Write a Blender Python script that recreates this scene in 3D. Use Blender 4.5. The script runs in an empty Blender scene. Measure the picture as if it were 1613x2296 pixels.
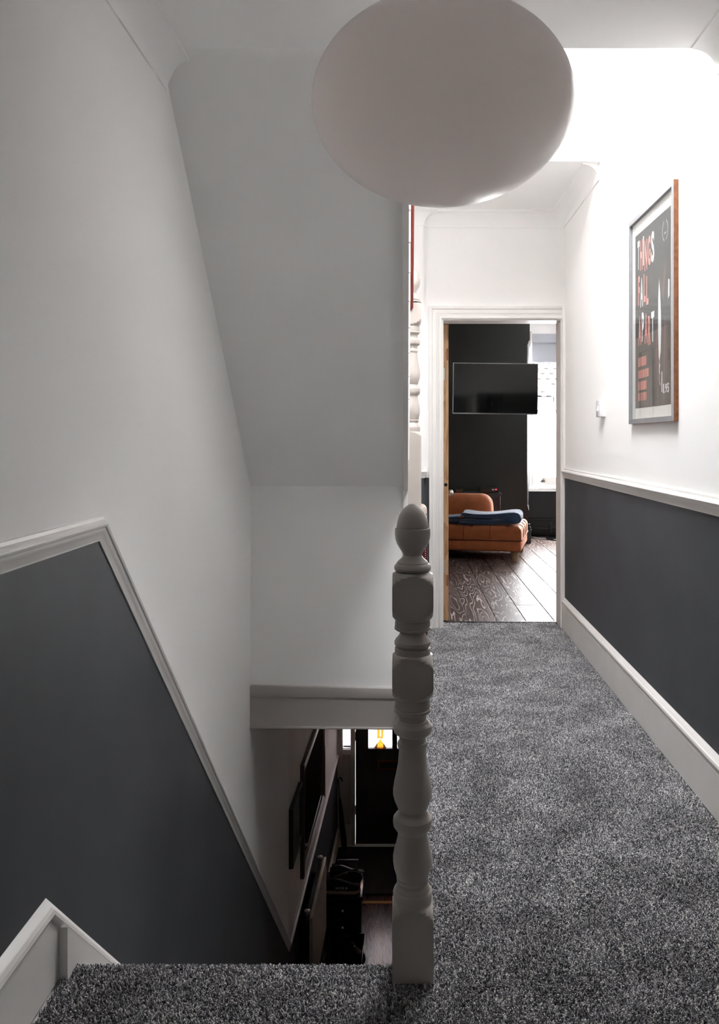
import bpy, bmesh, math, random
from mathutils import Vector, Matrix
random.seed(7)
C = bpy.context.scene.collection
SC = bpy.context.scene
PI = math.pi

# ------------------------------------------------------------------ camera, sky, exposure
cam_d = bpy.data.cameras.new('camera'); cam = bpy.data.objects.new('camera', cam_d); C.objects.link(cam)
cam.location = (0, 0, 1.2); cam.rotation_euler = (PI/2, 0, 0)
cam_d.sensor_fit = 'HORIZONTAL'; cam_d.sensor_width = 36.0
cam_d.lens = 1750/1613*36.0
cam_d.shift_x = -(908-806.5)/1613
cam_d.shift_y = (985-1148)/1613
cam_d.clip_start = 0.05; cam_d.clip_end = 200
SC.camera = cam
w = bpy.data.worlds.new('sky'); SC.world = w; w.use_nodes = True
wn = w.node_tree; wn.nodes.clear()
wo = wn.nodes.new('ShaderNodeOutputWorld'); wb = wn.nodes.new('ShaderNodeBackground')
wb.inputs['Color'].default_value = (0.985, 0.985, 1.0, 1); wb.inputs['Strength'].default_value = 27.0   # overcast sky, three times brighter overhead than at the horizon
wt = wn.nodes.new('ShaderNodeTexCoord'); wx = wn.nodes.new('ShaderNodeSeparateXYZ'); wm = wn.nodes.new('ShaderNodeMapRange')
wn.links.new(wt.outputs['Generated'], wx.inputs[0]); wn.links.new(wx.outputs['Z'], wm.inputs[0])
wm.inputs[1].default_value = 0; wm.inputs[2].default_value = 1; wm.inputs[3].default_value = 1/3; wm.inputs[4].default_value = 1
ws = wn.nodes.new('ShaderNodeVectorMath'); ws.operation = 'SCALE'; ws.inputs[0].default_value = (0.985, 0.985, 1.0)
wn.links.new(wm.outputs[0], ws.inputs['Scale']); wn.links.new(ws.outputs[0], wb.inputs['Color'])
wn.links.new(wb.outputs[0], wo.inputs[0])
SC.view_settings.view_transform = 'Standard'; SC.view_settings.look = 'None'
SC.view_settings.gamma = 1.0; SC.view_settings.use_curve_mapping = False
SC.view_settings.exposure = 2.15
SC.cycles.max_bounces = 14; SC.cycles.diffuse_bounces = 10; SC.cycles.glossy_bounces = 5
SC.cycles.transparent_max_bounces = 16; SC.cycles.transmission_bounces = 8
SC.cycles.caustics_reflective = False; SC.cycles.caustics_refractive = False
SC.cycles.sample_clamp_indirect = 6.0

def portal(name, loc, rot, sx, sy):
    l = bpy.data.lights.new(name, 'AREA'); l.shape = 'RECTANGLE'; l.size = sx; l.size_y = sy
    l.cycles.is_portal = True
    o = bpy.data.objects.new(name, l); C.objects.link(o); o.location = loc; o.rotation_euler = rot
portal('bay_window_portal', (2.28, 9.80, 1.45), (-PI/2, 0, 0), 1.5, 1.9)
portal('front_door_portal', (-0.2, 8.95, -1.75), (-PI/2, 0, 0), 1.2, 1.2)

# ------------------------------------------------------------------ materials
def mat(name, col=(.5, .5, .5), rough=.6, metal=0.0, spec=.5, noise=None, bump=None, coat=0.0):
    """noise=(scale, amount) tone variation; bump=(scale, strength, distance)"""
    m = bpy.data.materials.new(name); m.use_nodes = True
    nt = m.node_tree; b = nt.nodes['Principled BSDF']
    b.inputs['Base Color'].default_value = (*col, 1); b.inputs['Roughness'].default_value = rough
    b.inputs['Metallic'].default_value = metal; b.inputs['Specular IOR Level'].default_value = spec
    b.inputs['Coat Weight'].default_value = coat
    tc = nt.nodes.new('ShaderNodeTexCoord')
    if noise:
        n = nt.nodes.new('ShaderNodeTexNoise'); n.inputs['Scale'].default_value = noise[0]; n.inputs['Detail'].default_value = 5
        nt.links.new(tc.outputs['Object'], n.inputs['Vector'])
        r = nt.nodes.new('ShaderNodeMapRange'); r.inputs[1].default_value = .3; r.inputs[2].default_value = .7
        r.inputs[3].default_value = 1-noise[1]; r.inputs[4].default_value = 1+noise[1]
        nt.links.new(n.outputs['Fac'], r.inputs[0])
        mx = nt.nodes.new('ShaderNodeVectorMath'); mx.operation = 'SCALE'; mx.inputs[0].default_value = col
        nt.links.new(r.outputs[0], mx.inputs['Scale']); nt.links.new(mx.outputs[0], b.inputs['Base Color'])
    if bump:
        n2 = nt.nodes.new('ShaderNodeTexNoise'); n2.inputs['Scale'].default_value = bump[0]; n2.inputs['Detail'].default_value = 4
        nt.links.new(tc.outputs['Object'], n2.inputs['Vector'])
        bp = nt.nodes.new('ShaderNodeBump'); bp.inputs['Strength'].default_value = bump[1]; bp.inputs['Distance'].default_value = bump[2]
        nt.links.new(n2.outputs['Fac'], bp.inputs['Height']); nt.links.new(bp.outputs[0], b.inputs['Normal'])
    return m

def glass_mat(name, tint=(1, 1, 1), gloss=.08, rough=0.0, diffuse=0.0, bump=None):
    m = bpy.data.materials.new(name); m.use_nodes = True
    nt = m.node_tree; nt.nodes.clear()
    out = nt.nodes.new('ShaderNodeOutputMaterial'); tr = nt.nodes.new('ShaderNodeBsdfTransparent'); tr.inputs[0].default_value = (*tint, 1)
    gl = nt.nodes.new('ShaderNodeBsdfGlossy'); gl.inputs['Roughness'].default_value = rough
    fr = nt.nodes.new('ShaderNodeFresnel'); fr.inputs[0].default_value = 1.5
    mx = nt.nodes.new('ShaderNodeMixShader'); gq = nt.nodes.new('ShaderNodeNewGeometry'); fq = nt.nodes.new('ShaderNodeMath'); fq.operation = 'SUBTRACT'; fq.use_clamp = True
    nt.links.new(fr.outputs[0], fq.inputs[0]); nt.links.new(gq.outputs['Backfacing'], fq.inputs[1]); nt.links.new(fq.outputs[0], mx.inputs[0])
    base = tr.outputs[0]
    if diffuse:
        tl = nt.nodes.new('ShaderNodeBsdfTranslucent'); tl.inputs[0].default_value = (*tint, 1)
        m2 = nt.nodes.new('ShaderNodeMixShader'); m2.inputs[0].default_value = diffuse
        nt.links.new(tr.outputs[0], m2.inputs[1]); nt.links.new(tl.outputs[0], m2.inputs[2]); base = m2.outputs[0]
        if bump:
            tc = nt.nodes.new('ShaderNodeTexCoord'); n = nt.nodes.new('ShaderNodeTexNoise'); n.inputs['Scale'].default_value = bump[0]
            nt.links.new(tc.outputs['Object'], n.inputs['Vector'])
            r = nt.nodes.new('ShaderNodeMapRange'); r.inputs[1].default_value = .35; r.inputs[2].default_value = .65
            r.inputs[3].default_value = max(0, diffuse-bump[1]); r.inputs[4].default_value = min(1, diffuse+bump[1])
            nt.links.new(n.outputs['Fac'], r.inputs[0]); nt.links.new(r.outputs[0], m2.inputs[0])
    nt.links.new(base, mx.inputs[1]); nt.links.new(gl.outputs[0], mx.inputs[2]); nt.links.new(mx.outputs[0], out.inputs[0])
    return m

def grain_mat(name, dark, light, sx, sy, sz, rings, width, rough, seedamt=7.0, blotch=.25):
    """wood: contour lines of a stretched noise field read as cathedral grain; every piece gets its own offset"""
    m = bpy.data.materials.new(name); m.use_nodes = True
    nt = m.node_tree; b = nt.nodes['Principled BSDF']; L = nt.links.new
    geo = nt.nodes.new('ShaderNodeNewGeometry'); oi = nt.nodes.new('ShaderNodeObjectInfo')
    mp = nt.nodes.new('ShaderNodeVectorMath'); mp.operation = 'MULTIPLY'; mp.inputs[1].default_value = (sx, sy, sz)
    L(geo.outputs['Position'], mp.inputs[0])
    off = nt.nodes.new('ShaderNodeMath'); off.operation = 'MULTIPLY'; off.inputs[1].default_value = seedamt*13
    L(oi.outputs['Random'], off.inputs[0])
    ad = nt.nodes.new('ShaderNodeVectorMath'); ad.operation = 'ADD'; L(mp.outputs[0], ad.inputs[0]); L(off.outputs[0], ad.inputs[1])
    n = nt.nodes.new('ShaderNodeTexNoise'); n.inputs['Scale'].default_value = 1.0; n.inputs['Detail'].default_value = 2.2; n.inputs['Roughness'].default_value = .42
    L(ad.outputs[0], n.inputs['Vector'])
    mu = nt.nodes.new('ShaderNodeMath'); mu.operation = 'MULTIPLY'; mu.inputs[1].default_value = rings; L(n.outputs['Fac'], mu.inputs[0])
    fr = nt.nodes.new('ShaderNodeMath'); fr.operation = 'FRACT'; L(mu.outputs[0], fr.inputs[0])
    r = nt.nodes.new('ShaderNodeMapRange'); r.interpolation_type = 'SMOOTHSTEP'
    r.inputs[1].default_value = 1-width; r.inputs[2].default_value = 1.0; r.inputs[3].default_value = 0; r.inputs[4].default_value = 1
    L(fr.outputs[0], r.inputs[0])
    fine = nt.nodes.new('ShaderNodeTexNoise'); fine.inputs['Scale'].default_value = 9.0; fine.inputs['Detail'].default_value = 3
    L(ad.outputs[0], fine.inputs['Vector'])
    mx = nt.nodes.new('ShaderNodeMixRGB'); mx.inputs[1].default_value = (*dark, 1); mx.inputs[2].default_value = (*light, 1)
    L(r.outputs[0], mx.inputs[0])
    r2 = nt.nodes.new('ShaderNodeMapRange'); r2.inputs[1].default_value = .3; r2.inputs[2].default_value = .7; r2.inputs[3].default_value = 1-blotch; r2.inputs[4].default_value = 1+blotch
    L(fine.outputs['Fac'], r2.inputs[0])
    r3 = nt.nodes.new('ShaderNodeMapRange'); r3.inputs[3].default_value = .85; r3.inputs[4].default_value = 1.2; L(oi.outputs['Random'], r3.inputs[0])
    mm = nt.nodes.new('ShaderNodeMath'); mm.operation = 'MULTIPLY'; L(r2.outputs[0], mm.inputs[0]); L(r3.outputs[0], mm.inputs[1])
    sc = nt.nodes.new('ShaderNodeVectorMath'); sc.operation = 'SCALE'; L(mx.outputs[0], sc.inputs[0]); L(mm.outputs[0], sc.inputs['Scale'])
    L(sc.outputs[0], b.inputs['Base Color'])
    b.inputs['Roughness'].default_value = rough
    bp = nt.nodes.new('ShaderNodeBump'); bp.inputs['Strength'].default_value = .25; bp.inputs['Distance'].default_value = .001
    L(r.outputs[0], bp.inputs['Height']); L(bp.outputs[0], b.inputs['Normal'])
    return m

M = {}
M['wall'] = mat('white_emulsion', (.90, .896, .888), .85, spec=.25, noise=(1.3, .02), bump=(55, .12, .002))
M['ceiling'] = mat('white_ceiling_paint', (.90, .897, .89), .9, spec=.2, noise=(2, .015))
M['trim'] = mat('white_eggshell_trim', (.74, .72, .70), .38, noise=(6, .03), bump=(90, .06, .001))
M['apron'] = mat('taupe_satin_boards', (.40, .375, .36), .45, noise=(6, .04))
M['attic'] = mat('grey_attic_boards', (.30, .28, .26), .9)
M['newel'] = mat('aged_white_gloss', (.50, .458, .42), .34, noise=(9, .05), bump=(70, .08, .001))
M['dado_dark'] = mat('charcoal_eggshell', (.060, .063, .071), .55, spec=.32, noise=(3, .12), bump=(40, .06, .001))
M['room_dark'] = mat('deep_green_black_paint', (.026, .029, .027), .7, noise=(4, .08))
M['bay_dark'] = mat('black_satin_paint', (.02, .021, .022), .4)
M['hall_wall'] = mat('cream_hall_paint', (.80, .755, .70), .85, spec=.2, noise=(2, .03))
M['plaster_edge'] = mat('outdoor_render', (.82, .81, .79), .9)
M['chamfer'] = mat('glossy_grey_green_bead', (.16, .18, .19), .3)
M['pine_dark'] = mat('old_mortise_stain', (.22, .09, .045), .8)
M['hole'] = mat('lock_hole_black', (.005, .005, .005), .9)
M['steel'] = mat('brushed_steel', (.55, .54, .52), .3, metal=1)
M['zinc'] = mat('dull_zinc', (.42, .42, .40), .5, metal=.8)
M['chrome'] = mat('chrome', (.75, .75, .76), .12, metal=1)
M['brass_dark'] = mat('dark_brass', (.20, .09, .03), .35, metal=1)
M['tv_black'] = mat('tv_screen', (.003, .003, .0035), .07, spec=.45)
M['tv_edge'] = mat('tv_bezel', (.55, .54, .55), .22, metal=.9)
M['black'] = mat('black_plastic', (.012, .012, .013), .35)
M['black_gloss'] = mat('black_gloss', (.006, .006, .007), .16, spec=.6)
M['black_soft'] = mat('black_fabric', (.010, .010, .011), .9, bump=(300, .3, .001))
M['leather_black'] = mat('black_leather', (.014, .015, .018), .28, bump=(120, .15, .001))
M['sole'] = mat('pale_rubber_sole', (.38, .30, .26), .6)
M['velvet'] = mat('rust_velvet', (.37, .100, .028), .75, noise=(14, .14), bump=(160, .2, .002))
M['velvet'].node_tree.nodes['Principled BSDF'].inputs['Sheen Weight'].default_value = .22
M['velvet'].node_tree.nodes['Principled BSDF'].inputs['Sheen Tint'].default_value = (1, .62, .42, 1)
M['seam'] = mat('velvet_piping', (.17, .048, .015), .7)
M['blanket'] = mat('navy_knit', (.030, .062, .135), .9, noise=(60, .25), bump=(240, .9, .004))
M['blanket'].node_tree.nodes['Principled BSDF'].inputs['Sheen Weight'].default_value = .5
M['oak_leg'] = mat('pale_turned_wood', (.36, .22, .13), .45, noise=(20, .12))
M['blind'] = mat('grey_blind_fabric', (.38, .39, .43), .9)
M['white_plastic'] = mat('white_switch_plastic', (.82, .82, .83), .25)
M['red'] = mat('dark_red_handrail', (.30, .055, .045), .35, noise=(12, .1))
M['frame_grey'] = mat('silver_grey_frame', (.30, .30, .315), .38, noise=(40, .06))
M['frame_wood'] = mat('orange_wood_frame_side', (.30, .112, .042), .5, noise=(60, .25))
M['mat_board'] = mat('white_mat_board', (.80, .79, .76), .9)
M['print'] = mat('charcoal_print', (.105, .105, .105), .8)
M['ink_white'] = mat('white_ink', (.80, .81, .82), .8)
M['ink_coral'] = mat('coral_ink', (.80, .33, .28), .8)
M['ink_ash'] = mat('ash_ink', (.55, .56, .57), .8)
M['burgundy'] = mat('burgundy_leather', (.085, .009, .010), .3, bump=(140, .15, .001))
M['beige'] = mat('beige_leather', (.52, .44, .37), .5)
M['cream_panel'] = mat('cream_enamel_panel', (.55, .49, .42), .4)
M['mirror'] = mat('mirror_silver', (.80, .82, .80), .02, metal=1)
M['frame_brown'] = mat('dark_brown_wood', (.085, .045, .028), .4, noise=(30, .2))
M['front_door'] = mat('dark_brown_grey_paint', (.038, .033, .029), .4)
M['hall_trim'] = mat('warm_white_gloss', (.64, .60, .56), .35)
M['doormat'] = mat('dark_coir', (.012, .008, .006), .95, bump=(300, .8, .004))
M['slate'] = mat('wet_grey_gutter', (.010, .012, .016), .6)
M['tile'] = mat('weathered_clay_tile', (.036, .033, .031), .9, noise=(6, .15))
M['asphalt'] = mat('pale_asphalt', (.30, .30, .30), .9)
M['led'] = mat('red_display', (.2, .0, .0), .3)
_b = M['led'].node_tree.nodes['Principled BSDF']; _b.inputs['Emission Color'].default_value = (1, .03, .05, 1); _b.inputs['Emission Strength'].default_value = 1.2
M['glass'] = glass_mat('clear_glass', (.96, .965, .965))
M['hammered'] = glass_mat('hammered_glass', (.36, .355, .375), diffuse=.45, bump=(75, .3), rough=.2)
M['amber'] = glass_mat('amber_leaded_glass', (.34, .18, .055), diffuse=.4, bump=(60, .2), rough=.2)
M['lead'] = mat('lead_came', (.03, .028, .025), .5, metal=.6)
M['pine'] = grain_mat('raw_pine', (.50, .30, .155), (.33, .16, .07), 26, 26, 2.2, 5, .42, .6, blotch=.15)
M['floor_oak'] = grain_mat('limed_dark_oak', (.058, .032, .026), (.42, .38, .365), 8.5, .75, 3, 19, .27, .36, blotch=.35)
M['floor_oak'].node_tree.nodes['Principled BSDF'].inputs['Specular IOR Level'].default_value = .15
M['hall_oak'] = grain_mat('red_brown_boards', (.075, .026, .016), (.040, .014, .009), 16, 1.2, 3, 9, .4, .22, blotch=.3)

# lamp glass: thin white opal shell lit through by daylight
def opal(name):
    m = bpy.data.materials.new(name); m.use_nodes = True; nt = m.node_tree; nt.nodes.clear(); L = nt.links.new
    out = nt.nodes.new('ShaderNodeOutputMaterial'); d = nt.nodes.new('ShaderNodeBsdfDiffuse'); d.inputs[0].default_value = (.93, .885, .87, 1)
    t = nt.nodes.new('ShaderNodeBsdfTranslucent'); t.inputs[0].default_value = (.95, .90, .88, 1)
    a = nt.nodes.new('ShaderNodeMixShader'); a.inputs[0].default_value = .6; L(d.outputs[0], a.inputs[1]); L(t.outputs[0], a.inputs[2])
    g = nt.nodes.new('ShaderNodeBsdfGlossy'); g.inputs['Roughness'].default_value = .35
    f0 = nt.nodes.new('ShaderNodeFresnel'); f0.inputs[0].default_value = 1.4; gq = nt.nodes.new('ShaderNodeNewGeometry'); f = nt.nodes.new('ShaderNodeMath'); f.operation = 'SUBTRACT'; f.use_clamp = True; L(f0.outputs[0], f.inputs[0]); L(gq.outputs['Backfacing'], f.inputs[1])
    x = nt.nodes.new('ShaderNodeMixShader'); L(f.outputs[0], x.inputs[0]); L(a.outputs[0], x.inputs[1]); L(g.outputs[0], x.inputs[2]); L(x.outputs[0], out.inputs[0])
    return m
M['opal'] = opal('opal_lamp_shell')

def carpet_mat(name, inst):
    m = bpy.data.materials.new(name); m.use_nodes = True; nt = m.node_tree; b = nt.nodes['Principled BSDF']; L = nt.links.new
    geo = nt.nodes.new('ShaderNodeNewGeometry')
    if inst:
        at = nt.nodes.new('ShaderNodeAttribute'); at.attribute_type = 'INSTANCER'; at.attribute_name = 'tone'; src = at.outputs['Fac']
    else:
        n0 = nt.nodes.new('ShaderNodeTexNoise'); n0.inputs['Scale'].default_value = 260; n0.inputs['Detail'].default_value = 1
        L(geo.outputs['Position'], n0.inputs['Vector'])
        r0 = nt.nodes.new('ShaderNodeMapRange'); r0.inputs[1].default_value = .35; r0.inputs[2].default_value = .65; L(n0.outputs['Fac'], r0.inputs[0]); src = r0.outputs[0]
    cr = nt.nodes.new('ShaderNodeValToRGB'); e = cr.color_ramp.elements
    e[0].position = 0; e[0].color = (.07, .07, .08, 1); e[1].position = 1; e[1].color = (.95, .93, .90, 1)
    e.new(.45).color = (.24, .24, .255, 1); e.new(.8).color = (.55, .54, .54, 1)
    L(src, cr.inputs[0])
    n = nt.nodes.new('ShaderNodeTexNoise'); n.inputs['Scale'].default_value = 5.5; n.inputs['Detail'].default_value = 4
    L(geo.outputs['Position'], n.inputs['Vector'])
    r = nt.nodes.new('ShaderNodeMapRange'); r.inputs[1].default_value = .32; r.inputs[2].default_value = .66; r.inputs[3].default_value = .68; r.inputs[4].default_value = 1.22
    L(n.outputs['Fac'], r.inputs[0])
    s = nt.nodes.new('ShaderNodeVectorMath'); s.operation = 'SCALE'; L(cr.outputs[0], s.inputs[0]); L(r.outputs[0], s.inputs['Scale'])
    L(s.outputs[0], b.inputs['Base Color']); b.inputs['Roughness'].default_value = .85; b.inputs['Specular IOR Level'].default_value = .25
    b.inputs['Sheen Weight'].default_value = .15
    return m
M['carpet'] = carpet_mat('grey_fleck_carpet', False)
M['pile'] = carpet_mat('grey_fleck_pile', True)

# ------------------------------------------------------------------ mesh helpers
class MB:
    def __init__(s): s.v = []; s.f = []; s.m = []; s.mi = 0
    def add(s, vs, fs):
        o = len(s.v); s.v += [tuple(p) for p in vs]; s.f += [tuple(i+o for i in f) for f in fs]; s.m += [s.mi]*len(fs); return s
    def box(s, x0, x1, y0, y1, z0, z1):
        vs = [(x, y, z) for z in (z0, z1) for y in (y0, y1) for x in (x0, x1)]
        return s.add(vs, [(0, 2, 3, 1), (4, 5, 7, 6), (0, 1, 5, 4), (2, 6, 7, 3), (0, 4, 6, 2), (1, 3, 7, 5)])
    def bar(s, a, b, wx, wz, up=(0, 0, 1)):
        a = Vector(a); b = Vector(b); t = (b-a).normalized(); u = Vector(up); n = t.cross(u).normalized(); u = n.cross(t)
        vs = [p + n*i*wx/2 + u*j*wz/2 for p in (a, b) for i, j in ((-1, -1), (1, -1), (1, 1), (-1, 1))]
        return s.add(vs, [(0, 1, 2, 3), (4, 7, 6, 5), (0, 4, 5, 1), (1, 5, 6, 2), (2, 6, 7, 3), (3, 7, 4, 0)])
    def prism(s, pts, fn0, fn1):
        n = len(pts); vs = [fn0(*p) for p in pts] + [fn1(*p) for p in pts]
        return s.add(vs, [tuple(range(n)), tuple(range(2*n-1, n-1, -1))] + [(i, (i+1) % n, n+(i+1) % n, n+i) for i in range(n)])
    def prism_x(s, yz, x0, x1): return s.prism(yz, lambda y, z: (x0, y, z), lambda y, z: (x1, y, z))
    def prism_z(s, xy, z0, z1): return s.prism(xy, lambda x, y: (x, y, z0), lambda x, y: (x, y, z1))
    def prism_y(s, xz, y0, y1): return s.prism(xz, lambda x, z: (x, y0, z), lambda x, z: (x, y1, z))
    def lathe(s, prof, c=(0, 0, 0), n=32, sq=None, axis='z', sx=1, sy=1):
        o = []
        for r, z in prof:
            for k in range(n):
                a = 2*PI*k/n; rr = r
                if sq: rr = min(r, sq/max(abs(math.cos(a)), abs(math.sin(a))))
                p = (rr*math.cos(a)*sx, rr*math.sin(a)*sy, z)
                if axis == 'x': p = (p[2], p[0], p[1])
                if axis == 'y': p = (p[0], p[2], p[1])
                o.append((c[0]+p[0], c[1]+p[1], c[2]+p[2]))
        fs = []
        for i in range(len(prof)-1):
            for k in range(n):
                k2 = (k+1) % n; fs.append((i*n+k, i*n+k2, (i+1)*n+k2, (i+1)*n+k))
        fs.append(tuple(range(n-1, -1, -1))); fs.append(tuple(range((len(prof)-1)*n, len(prof)*n)))
        return s.add(o, fs)
    def tube(s, pts, r, n=8):
        P = [Vector(p) for p in pts]; rings = []
        for i, p in enumerate(P):
            t = ((P[min(i+1, len(P)-1)]-P[max(i-1, 0)])).normalized()
            u = Vector((0, 0, 1)) if abs(t.z) < .9 else Vector((1, 0, 0)); a = t.cross(u).normalized(); b = a.cross(t)
            rr = r[i] if isinstance(r, (list, tuple)) else r
            rings += [p + (a*math.cos(2*PI*k/n)+b*math.sin(2*PI*k/n))*rr for k in range(n)]
        fs = [(i*n+k, i*n+(k+1) % n, (i+1)*n+(k+1) % n, (i+1)*n+k) for i in range(len(P)-1) for k in range(n)]
        fs += [tuple(range(n-1, -1, -1)), tuple(range((len(P)-1)*n, len(P)*n))]
        return s.add(rings, fs)
    def loft(s, rings, cap=True):
        n = len(rings[0]); vs = [p for r in rings for p in r]
        fs = [(i*n+k, i*n+(k+1) % n, (i+1)*n+(k+1) % n, (i+1)*n+k) for i in range(len(rings)-1) for k in range(n)]
        if cap: fs += [tuple(range(n-1, -1, -1)), tuple(range((len(rings)-1)*n, len(rings)*n))]
        return s.add(vs, fs)
    def sweep(s, path, prof, norms, ups=None):
        """profile (out, up) along path; norms: outward normal per segment; ups: up per segment (default perpendicular in the plane)"""
        P = [Vector(p) for p in path]; k = len(P)-1
        N = [Vector(n).normalized() for n in (norms if isinstance(norms, list) else [norms]*k)]
        U = []
        for i in range(k):
            t = (P[i+1]-P[i]).normalized()
            u = Vector(ups[i]) if ups else t.cross(N[i]).normalized()
            U.append(u.normalized())
        rings = []
        for i in range(k+1):
            if i == 0: n, u = N[0], U[0]
            elif i == k: n, u = N[-1], U[-1]
            else:
                n = (N[i-1]+N[i])/(1+N[i-1].dot(N[i])); u = (U[i-1]+U[i])/(1+U[i-1].dot(U[i]))
            rings.append([P[i]+n*a+u*b for a, b in prof])
        return s.loft(rings)
    def build(s, name, m, parent=None, smooth=None, bevel=None):
        me = bpy.data.meshes.new(name); me.from_pydata(s.v, [], s.f)
        for x in (m if isinstance(m, list) else [m]): me.materials.append(M[x] if isinstance(x, str) else x)
        me.polygons.foreach_set('material_index', s.m)
        bm = bmesh.new(); bm.from_mesh(me); bmesh.ops.recalc_face_normals(bm, faces=bm.faces)
        if bevel: bmesh.ops.bevel(bm, geom=[e for e in bm.edges if len(e.link_faces) == 2 and e.calc_face_angle(0) > .6], offset=bevel[0], segments=bevel[1], profile=.5, affect='EDGES', clamp_overlap=True)
        bm.to_mesh(me); bm.free()
        if smooth or bevel:
            me.polygons.foreach_set('use_smooth', [True]*len(me.polygons)); me.set_sharp_from_angle(angle=math.radians(smooth or 40))
        o = bpy.data.objects.new(name, me); C.objects.link(o)
        if parent: o.parent = parent; o.matrix_parent_inverse = parent_inv(parent)
        return o
def parent_inv(p):
    m = Matrix.LocRotScale(p.location, p.rotation_euler, p.scale)
    if p.parent: m = parent_world(p.parent) @ p.matrix_parent_inverse @ m
    return m.inverted()
def parent_world(p):
    m = p.matrix_parent_inverse @ Matrix.LocRotScale(p.location, p.rotation_euler, p.scale) if p.parent else Matrix.LocRotScale(p.location, p.rotation_euler, p.scale)
    return parent_world(p.parent) @ m if p.parent else m
def empty(name, loc=(0, 0, 0), rz=0):
    o = bpy.data.objects.new(name, None); o.location = loc; o.rotation_euler = (0, 0, rz); o.empty_display_size = .1; C.objects.link(o); return o
def tag(o, label, cat, group=None):
    o['label'] = label; o['category'] = cat
    if group: o['group'] = group
    return o
def struct(o, label=None):
    o['kind'] = 'structure'
    if label: o['label'] = label
    return o
def thing(name, label, cat, loc=(0, 0, 0), rz=0, group=None): return tag(empty(name, loc, rz), label, cat, group)
def local(o, p=None):
    """part built in its thing's own coordinates"""
    o.matrix_parent_inverse = Matrix(); return o

XR = lambda y: .985 + .0069*y
def XL(y): return -(.777 + .0074*y) if y < 5.5 else -.8177 + (y-5.5)*(.0577/3.3)
ZG = -3.36           # ground floor
WT = 3.48              # top of the well walls
ZN, ZF = 2.45, 2.637
SX0, SX1, SY0, SY1, SZ = -.10, .78, 2.55, 3.15, 3.30        # skylight opening in the top of the well  # near and far ceiling

# ------------------------------------------------------------------ walls of landing
def wall_prism(y0, y1, z0, z1, side, t=.18, d=0.0):
    f = XR if side > 0 else XL
    return [(f(y0)-side*d, y0), (f(y1)-side*d, y1), (f(y1)+side*t, y1), (f(y0)+side*t, y0)]
b = MB(); b.prism_z(wall_prism(-1.6, 5.05, 0, 0, 1), -.3, WT); wr = struct(b.build('wall_right', 'wall'))
b = MB(); b.prism_z(wall_prism(-1.6, 4.975, 0, 0, 1, t=.05, d=.004), 0, .957); b.build('wainscot', 'dado_dark', wr)['label'] = 'charcoal painted lower wall'
b = MB()
b.prism_z([(XL(-1.6), -1.6), (XL(5.5), 5.5), (XL(5.5)-.2, 5.5), (XL(-1.6)-.2, -1.6)], ZG-.1, WT)
wl = struct(b.build('wall_left', 'wall'))
b = MB(); b.prism_z([(XL(5.5), 5.5), (XL(8.95), 8.95), (XL(8.95)-.2, 8.95), (XL(5.5)-.2, 5.5)], ZG-.1, -.2)
whl = struct(b.build('wall_hall_left', 'hall_wall'))
# charcoal below the dado, following landing, stair pitch and hall
DL = [(-1.6, 1.0), (2.03, 1.0), (5.50, -2.335), (8.80, -2.335)]      # top edge of the left dado rail (y, z)
def in_plane(yz, off): return [(XL(y)+off, y, z) for y, z in yz]
b = MB()
poly = [(-1.6, .955), (2.01, .955), (5.47, -2.37), (5.5, -2.37), (5.5, ZG), (-1.6, ZG)]
b.prism(poly, lambda y, z: (XL(y)+.004, y, z), lambda y, z: (XL(y)-.05, y, z)); b.build('wainscot', 'dado_dark', wl)['label'] = 'charcoal painted lower wall'
poly = [(5.5, -2.37), (8.9, -2.37), (8.9, ZG), (5.5, ZG)]
b = MB(); b.prism(poly, lambda y, z: (XL(y)+.004, y, z), lambda y, z: (XL(y)-.05, y, z)); b.build('wainscot', 'dado_dark', whl)['label'] = 'charcoal painted lower wall'

# wall with the bedroom door, and the shallow pier left of it
BX0_ = -.85; YD = 4.975; DX0, DX1, DZ = .235, 1.0, 1.966
b = MB(); b.box(-.95, DX0, YD, 5.13, -.3, 2.75); b.box(DX0, DX1, YD, 5.13, DZ, 2.75); b.box(DX1, 1.2, YD, 5.13, -.3, 2.75); b.box(DX0, DX1, YD, 5.13, -.3, -.02)
wd = struct(b.build('wall_back', 'wall'))
b = MB(); b.box(.115, DX0, YD-.003, YD+.02, 0, .955); b.build('wainscot', 'dado_dark', wd)['label'] = 'charcoal painted lower wall'
b = MB(); b.box(-.9, .119, 4.93, YD, 0, ZF); wp = struct(b.build('wall_pier', 'wall'))
b = MB(); b.box(-.9, .122, 4.927, YD-.003, 0, .955); b.build('wainscot', 'dado_dark', wp)
b = MB(); b.box(-1.1, 1.25, -1.75, -1.6, -.3, 2.75); struct(b.build('wall_rear', 'wall'))

# ceilings and the skylight well
b = MB(); b.box(-1.0, 1.2, -1.7, 2.495, ZN, ZN+.12); struct(b.build('ceiling', 'ceiling'))
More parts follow.
